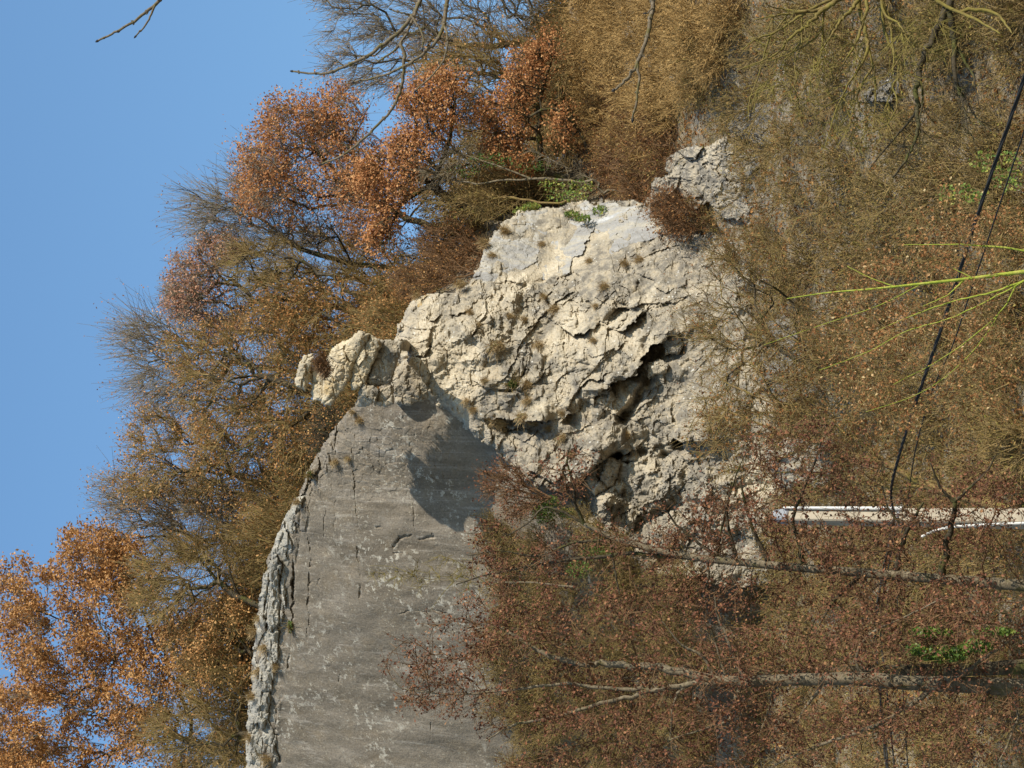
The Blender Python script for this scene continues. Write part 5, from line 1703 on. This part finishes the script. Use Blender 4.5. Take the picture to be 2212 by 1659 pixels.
hand_tree('alder_tree', 'thick rough trunk with forking pale limbs and red fruits, lowest in front', 'tree',
          pl([(2260, 1488), (2100, 1480), (1960, 1475), (1850, 1466), (1720, 1468), (1600, 1472), (1520, 1464)], Y2_, 38.6, 0.155, 0.08),
          [pl([(1520, 1464), (1430, 1445), (1330, 1436), (1240, 1432), (1170, 1408), (1110, 1372), (1070, 1350)], 38.6, 38.2, 0.075, 0.016),
           pl([(1600, 1474), (1500, 1480), (1400, 1495), (1300, 1520), (1200, 1548), (1110, 1566), (1050, 1600)], 38.6, 38.0, 0.055, 0.010),
           pl([(1420, 1492), (1320, 1488), (1210, 1478), (1100, 1490), (990, 1500), (880, 1490), (850, 1470)], 38.4, 38.0, 0.036, 0.007),
           pl([(1625, 1470), (1590, 1420), (1570, 1370), (1550, 1330), (1545, 1290)], 38.8, 38.4, 0.050, 0.010), pl([(1545, 1466), (1520, 1420), (1470, 1390), (1430, 1340)], 38.7, 38.2, 0.034, 0.008), pl([(1570, 1468), (1548, 1400), (1535, 1350)], 38.7, 38.4, 0.026, 0.008),
           pl([(1610, 1480), (1590, 1530), (1570, 1560), (1520, 1575), (1440, 1600)], 38.8, 38.3, 0.036, 0.010), pl([(1490, 1476), (1460, 1510), (1450, 1570), (1445, 1620)], 38.6, 38.3, 0.030, 0.008),
           pl([(2020, 1486), (1960, 1530), (1890, 1570), (1800, 1600), (1700, 1640), (1600, 1690)], Y2_, 38.2, 0.048, 0.012), pl([(1800, 1470), (1760, 1510), (1730, 1545), (1720, 1600)], Y2_, 38.6, 0.034, 0.008),
           pl([(1870, 1466), (1850, 1420), (1880, 1370), (1960, 1330), (2040, 1290)], Y2_, 38.4, 0.030, 0.008), pl([(2180, 1486), (2200, 1540), (2180, 1600), (2140, 1680)], Y2_, 38.4, 0.034, 0.010),
           pl([(1680, 1470), (1660, 1540), (1640, 1600), (1650, 1680)], Y2_, 38.3, 0.024, 0.007), pl([(2060, 1482), (2130, 1420), (2200, 1370)], Y2_, 38.6, 0.036, 0.016)],
          'bark_pale', 'bark_red',
          [E(1000, 1420, 170, 90, 38.2, 1.0), E(1200, 1380, 200, 90, 38.4, 1.0), E(950, 1500, 120, 50, 38.2, 0.8), E(1250, 1530, 260, 90, 38.4, 1.0), E(1500, 1420, 220, 120, 38.4, 1.2), E(1500, 1590, 250, 90, 38.4, 1.2), E(1800, 1560, 240, 110, 38.4, 1.2), E(2060, 1560, 180, 120, 38.4, 1.2), E(1850, 1400, 220, 90, 38.4, 1.2), E(2100, 1360, 140, 90, 38.4, 1), E(1100, 1310, 120, 50, 38.4, 0.8), E(1380, 1660, 300, 50, 38.4, 1)],
          802, 900, 4800, 'catkin', 17000, 0.06, limb_scale=1.15, group=FRONT, leaf_tint=(0.5, 0.27), limb_bark='bark_pale')
hand_tree('alder_tree', 'second rough trunk close behind the thick one, seen as a band above it', 'tree',
          pl([(2260, 1436), (2100, 1446), (1950, 1448), (1800, 1450), (1700, 1455), (1600, 1450)], 41.5, 41.2, 0.14, 0.06),
          [pl([(1600, 1450), (1480, 1440), (1380, 1460), (1290, 1470)], 41.2, 41, 0.045, 0.012), pl([(2050, 1446), (2010, 1400), (1985, 1350)], 41.4, 41, 0.03, 0.01), pl([(1760, 1452), (1740, 1400), (1760, 1340)], 41.3, 41, 0.028, 0.008)],
          'bark_dark', 'bark_olive', [E(1600, 1420, 250, 70, 41.2, 1.2), E(1950, 1380, 200, 70, 41.2, 1.2)], 803, 220, 1800, 'catkin', 2500, 0.06, group=FRONT)
hand_tree('leafless_tree', 'greenish many limbed bare tree between the pole and the cables', 'tree',
          pl([(2260, 1128), (2120, 1085), (2010, 1052), (1930, 1010), (1850, 985)], 48, 48, 0.12, 0.06),
          [pl([(1850, 985), (1760, 955), (1680, 930), (1600, 900), (1540, 875)], 48, 47.8, 0.055, 0.012), pl([(1930, 1012), (1850, 950), (1760, 900), (1690, 880), (1620, 850)], 48, 47.6, 0.05, 0.012),
           pl([(1760, 955), (1700, 985), (1640, 1000), (1580, 1010)], 48, 47.8, 0.036, 0.008), pl([(2010, 1052), (1900, 1050), (1800, 1030), (1720, 1020), (1640, 1025)], 48, 47.7, 0.045, 0.010),
           pl([(1690, 880), (1660, 840), (1640, 790), (1620, 740)], 47.6, 47.2, 0.028, 0.007), pl([(1760, 900), (1730, 850), (1720, 790), (1725, 730)], 47.6, 47.2, 0.030, 0.007), pl([(1620, 850), (1560, 820), (1530, 780), (1520, 740)], 47.6, 47.4, 0.02, 0.006),
           pl([(1850, 950), (1830, 880), (1840, 820)], 47.8, 47.4, 0.024, 0.007), pl([(1930, 1010), (1960, 960), (1980, 900)], 48, 47.6, 0.026, 0.008)],
          'bark_olive', 'bark_olive', [E(1640, 880, 130, 110, 47.6, 1.4), E(1780, 900, 150, 100, 47.6, 1.4), E(1700, 760, 120, 90, 47.4, 1.2), E(1560, 950, 90, 100, 47.6, 1.2), E(1900, 960, 120, 80, 47.8, 1.2), E(1850, 780, 120, 90, 47.4, 1.2)],
          804, 520, 3800, 'red_leaf', 2600, 0.062, group=FRONT, leaf_tint=(0.55, 0.28))
hand_tree('sapling', 'thin yellowish sapling lying across the smooth slab with lichen twigs', 'sapling',
          pl([(1240, 1268), (1200, 1264), (1150, 1258), (1060, 1258), (980, 1255), (920, 1250), (860, 1240), (800, 1236)], 66, 65.4, 0.035, 0.006),
          [pl([(1040, 1256), (990, 1215), (950, 1200)], 65.6, 65.5, 0.014, 0.005), pl([(1100, 1256), (1070, 1200), (1040, 1165)], 65.6, 65.5, 0.014, 0.005), pl([(980, 1255), (950, 1290), (930, 1320)], 65.6, 65.5, 0.012, 0.004), pl([(900, 1246), (850, 1225), (800, 1222)], 65.6, 65.5, 0.010, 0.004)],
          'bark_pale', 'bark_moss', [E(960, 1240, 120, 45, 65.6, 0.5), E(850, 1240, 60, 20, 65.5, 0.4)], 805, 70, 420, None, 0, 0.05, group=FRONT, to_ground=False, limb_bark='bark_moss')

# orange leaved shrub with green shoots, close on the right
ys_ = 17.0
hand_tree('green_stemmed_shrub', 'shrub of bright green shoots reaching in from the right', 'shrub',
          pl([(2330, 572), (2212, 587), (2101, 601), (1991, 613), (1877, 625), (1790, 632), (1700, 645)], ys_, ys_, 0.019, 0.003),
          [pl([(2330, 600), (2212, 622), (2143, 637), (2063, 652), (1978, 679), (1900, 712)], ys_, ys_, 0.011, 0.002), pl([(2330, 500), (2212, 511), (2100, 521), (2030, 527), (1951, 529)], ys_, ys_, 0.010, 0.002),
           pl([(2087, 602), (2047, 637), (1994, 661)], ys_, ys_, 0.008, 0.002), pl([(2212, 628), (2101, 677), (2037, 697), (1957, 717), (1877, 759), (1770, 800)], ys_, ys_, 0.006, 0.002),
           pl([(2212, 652), (2151, 700), (2037, 775), (1930, 830)], ys_, ys_, 0.006, 0.002), pl([(1930, 618), (1880, 600), (1830, 575)], ys_, ys_, 0.005, 0.002), pl([(2100, 600), (2060, 580)], ys_, ys_, 0.005, 0.002), pl([(2212, 720), (2100, 790), (1990, 850), (1870, 890)], ys_, ys_, 0.004, 0.0015), pl([(2000, 612), (1900, 660), (1780, 700), (1650, 745)], ys_, ys_, 0.004, 0.0015)],
          'green_bark', 'bark_olive', [E(2000, 640, 220, 90, ys_, 0.5), E(2100, 760, 130, 110, ys_, 0.5), E(1850, 700, 150, 80, ys_, 0.4), E(2120, 520, 110, 60, ys_, 0.4)], 806, 110, 420, 'orange_leaf', 1500, 0.022,
          fine_len=0.12, tip=0.0016, twig_r=(0.0016, 0.001), spread=0.012, step=0.12, leaf_tint=(0.55, 0.25), rough=0.03)

ys2 = 34.0
hand_tree('leafy_shrub', 'shrub with many small orange brown leaves behind the green shoots', 'shrub',
          pl([(2300, 900), (2200, 820), (2100, 760), (2020, 720)], ys2, ys2, 0.03, 0.008),
          [pl([(2200, 820), (2100, 860), (1980, 880), (1880, 900)], ys2, ys2, 0.012, 0.003), pl([(2150, 790), (2080, 690), (2000, 600), (1930, 540)], ys2, ys2, 0.012, 0.003), pl([(2260, 860), (2200, 700), (2160, 560), (2130, 440)], ys2, ys2, 0.012, 0.003)],
          'bark_olive', 'bark_olive', [E(2000, 640, 200, 120, ys2, 1.2), E(2120, 800, 110, 120, ys2, 1.2), E(2080, 500, 140, 100, ys2, 1.2), E(1880, 760, 140, 100, ys2, 1), E(1950, 880, 150, 60, ys2, 1)],
          807, 300, 1800, 'orange_leaf', 5200, 0.052, fine_len=0.3, tip=0.004, twig_r=(0.0035, 0.002), leaf_tint=(0.5, 0.27))


# ------------------------------------------------------------------ branches hanging in from trees beside the photographer
def z3(pts):
    return [(1493 + a * 0.325, b * 0.325) for a, b in pts]


Ym = 21.0
trunk_m = pl([(2250, -620), (1800, -560), (1500, -500)], Ym, Ym, 0.16, 0.08)
ML = [([(1390, -420), (1350, -150), (1310, 0), (1245, 95), (1190, 112), (1160, 160), (1110, 280), (1050, 370), (1000, 440)], 0.036, 0.006), ([(1400, -380), (1260, -140), (1155, 0), (1060, 90), (990, 150), (930, 240), (860, 340)], 0.030, 0.006),
      ([(1300, -400), (1130, -100), (1010, 0), (900, 60), (830, 120), (740, 190), (640, 270), (590, 340), (480, 400), (300, 470)], 0.034, 0.004), ([(1250, -300), (1130, 0), (1140, 120), (1170, 260), (1165, 360), (1100, 480), (1040, 570), (960, 740), (890, 980)], 0.028, 0.004),
      ([(1170, 370), (1215, 480), (1225, 600), (1220, 740), (1210, 850)], 0.014, 0.004), ([(1040, 570), (1070, 690), (1050, 850)], 0.012, 0.003), ([(1000, -120), (860, 30), (740, 70), (610, 95), (420, 130)], 0.024, 0.005), ([(610, 95), (560, 60), (500, 30)], 0.010, 0.004),
      ([(930, 240), (870, 300), (700, 360), (540, 400), (300, 470)], 0.012, 0.003), ([(1500, -300), (1340, 60), (1390, 160), (1420, 220)], 0.020, 0.005), ([(1340, 60), (1350, 200), (1350, 400), (1330, 500)], 0.016, 0.004),
      ([(1600, -300), (1500, 100), (1490, 320), (1490, 420), (1450, 490), (1370, 560), (1380, 660), (1360, 740), (1270, 850), (1150, 890)], 0.018, 0.003), ([(1750, -300), (1790, 0), (1930, 140), (2050, 220)], 0.026, 0.007), ([(640, 270), (500, 285), (430, 250)], 0.009, 0.003),
      ([(800, -200), (700, 0), (560, 180), (430, 260), (340, 330)], 0.018, 0.004), ([(860, 120), (865, 300), (850, 420), (780, 560)], 0.011, 0.003), ([(740, 190), (730, 330), (690, 430), (700, 520)], 0.010, 0.003), ([(480, 400), (430, 560), (385, 680), (380, 800)], 0.009, 0.0025), ([(1010, 620), (880, 720), (780, 800)], 0.008, 0.0025), ([(2120, -200), (2110, 0), (2105, 150), (2130, 220)], 0.020, 0.006)]
DL = [([(1920, -420), (1890, -100), (1870, 40), (1840, 150), (1740, 220), (1640, 350), (1550, 470), (1510, 580), (1500, 660), (1510, 780), (1500, 900), (1430, 1050), (1340, 1180)], 0.055, 0.009), ([(1840, 150), (1815, 320), (1775, 450), (1780, 600), (1810, 690), (1840, 890)], 0.034, 0.006), ([(1815, 320), (1880, 510), (1910, 690)], 0.016, 0.005),
      ([(1500, 900), (1380, 940), (1260, 1030), (1180, 1130)], 0.014, 0.004), ([(1510, 580), (1540, 660), (1520, 780)], 0.014, 0.006), ([(1810, 690), (1890, 790), (2000, 880)], 0.012, 0.003)]
hand_tree('mossy_tree', 'tree with yellow mossy branches reaching in at the top right', 'tree', trunk_m, [pl(z3(p), Ym, Ym - 0.6, a, b) for p, a, b in ML], 'bark_moss', 'bark_moss',
          [E(1760, 90, 140, 80, Ym - 0.3, 0.6), E(1900, 140, 140, 100, Ym - 0.3, 0.6), E(1700, 180, 100, 80, Ym - 0.3, 0.6), E(2000, 80, 120, 60, Ym - 0.3, 0.6), E(1850, 270, 100, 80, Ym - 0.3, 0.5)], 808, 260, 1100, None, 0, 0.05, fine_len=0.22, tip=0.003, twig_r=(0.0032, 0.0015), step=0.18, up=0.1, to_ground=False, limb_scale=1.0)
mt_ = bpy.data.objects['mossy_tree']
hand_tree('dark_limbed_tree', 'tree with a dark forked drooping limb among the yellow branches', 'tree', pl([(2400, -680), (2250, -600), (2140, -480), (2110, -380)], Ym + 1, Ym, 0.14, 0.09), [pl(z3(p), Ym, Ym - 0.6, a, b) for p, a, b in DL], 'bark_dark', 'bark_dark',
          [E(1980, 300, 60, 80, Ym - 0.5, 0.4), E(2090, 240, 50, 60, Ym - 0.5, 0.4)], 809, 40, 160, None, 0, 0.05, fine_len=0.2, tip=0.003, twig_r=(0.003, 0.0015), step=0.18, up=0.0, to_ground=True)

# ash twigs with black buds
M['ash'] = bark_mat('grey_ash_bark', (0.086, 0.066, 0.044), (0.198, 0.159, 0.109), (0.112, 0.096, 0.036), 0.25, 12)
M['bud'] = plain_mat('black_ash_bud', (0.018, 0.015, 0.013), 0.6, 0.3)
Ya = 8.6


def ash_bud(line, r, obj, rng):
    """swollen nodes along the twig and a black bud at its end"""
    d = unit(line[-1] - line[-2])
    q = [line[-1] + d * t for t in (-0.004, 0.002, 0.008, 0.013)]
    V, F = tube(q, np.array([0.9, 1.5, 1.15, 0.3]) * r[-1], 7)
    mesh_obj('bud', V, F, M['bud'], obj)
    L = np.concatenate([[0], np.cumsum(np.linalg.norm(np.diff(line, axis=0), axis=1))])
    for s in np.arange(L[-1] - 0.03, 0.06, -0.075):
        k = int(np.searchsorted(L, s)); k = min(max(k, 1), len(line) - 2)
        t = (s - L[k - 1]) / (L[k] - L[k - 1] + 1e-9)
        c = line[k - 1] + (line[k] - line[k - 1]) * t; dd = unit(line[k] - line[k - 1]); rr = r[k]
        side = unit(np.cross(dd, rng.normal(size=3)))
        V1, F1 = tube([c - dd * 0.006, c - dd * 0.002, c + dd * 0.002, c + dd * 0.006], np.array([1.0, 1.35, 1.3, 1.0]) * rr, 8, 0.08, k, cap=False)
        V2, F2 = tube([c + side * rr * 0.8, c + side * (rr + 0.003) + dd * 0.002, c + side * (rr + 0.004) + dd * 0.006], np.array([0.9, 0.8, 0.3]) * min(rr, 0.004), 6)
        V3, F3 = tube([c - side * rr * 0.8, c - side * (rr + 0.003) + dd * 0.002, c - side * (rr + 0.004) + dd * 0.006], np.array([0.9, 0.8, 0.3]) * min(rr, 0.004), 6)
        V, F = join([(V1, F1), (V2, F2), (V3, F3)])
        mesh_obj('node', V, F, M['ash'], obj)


AL = [([(760, -560), (560, -260), (420, -80), (340, 0), (300, 38), (255, 66), (212, 88)], 0.012, 0.0040), ([(335, 5), (318, 48), (294, 78)], 0.0050, 0.0030),
      ([(1050, -420), (980, -150), (922, 0), (872, 86), (800, 130), (720, 158), (680, 160), (632, 154)], 0.013, 0.0034), ([(930, -10), (880, 75), (850, 110), (815, 135)], 0.0065, 0.0035), ([(890, 28), (868, 27), (846, 22)], 0.0040, 0.0028), ([(905, 40), (915, 75), (913, 105)], 0.005, 0.0030),
      ([(1150, -420), (1060, -140), (1002, 0), (970, 70), (930, 108), (880, 140), (820, 165), (766, 176)], 0.011, 0.0036), ([(990, 40), (976, 90), (950, 145), (897, 196)], 0.0050, 0.0030), ([(866, 90), (874, 130), (864, 200), (835, 250), (780, 305), (735, 338), (694, 354)], 0.0075, 0.0036),
      ([(1560, -420), (1490, -160), (1446, 0), (1422, 70), (1388, 135), (1355, 172), (1328, 194)], 0.014, 0.0045), ([(1388, 135), (1380, 190), (1366, 258)], 0.0058, 0.0042), ([(1440, 15), (1412, 18), (1396, 30)], 0.0040, 0.0028)]
hand_tree('ash_tree', 'ash branches with knobbly grey twigs and black buds against the sky', 'tree', pl([(1900, -900), (1500, -760), (1200, -620), (900, -640)], Ya + 0.6, Ya + 0.3, 0.10, 0.03), [pl(p, Ya, Ya, a, b) for p, a, b in AL], 'ash', 'ash',
          [], 810, 0, 0, None, 0, 0.05, to_ground=True, rough=0.05, bud=ash_bud, limb_name='branch', limb_sides=9)
for o in bpy.data.objects:
    if '_at' in o:
        del o['_at']
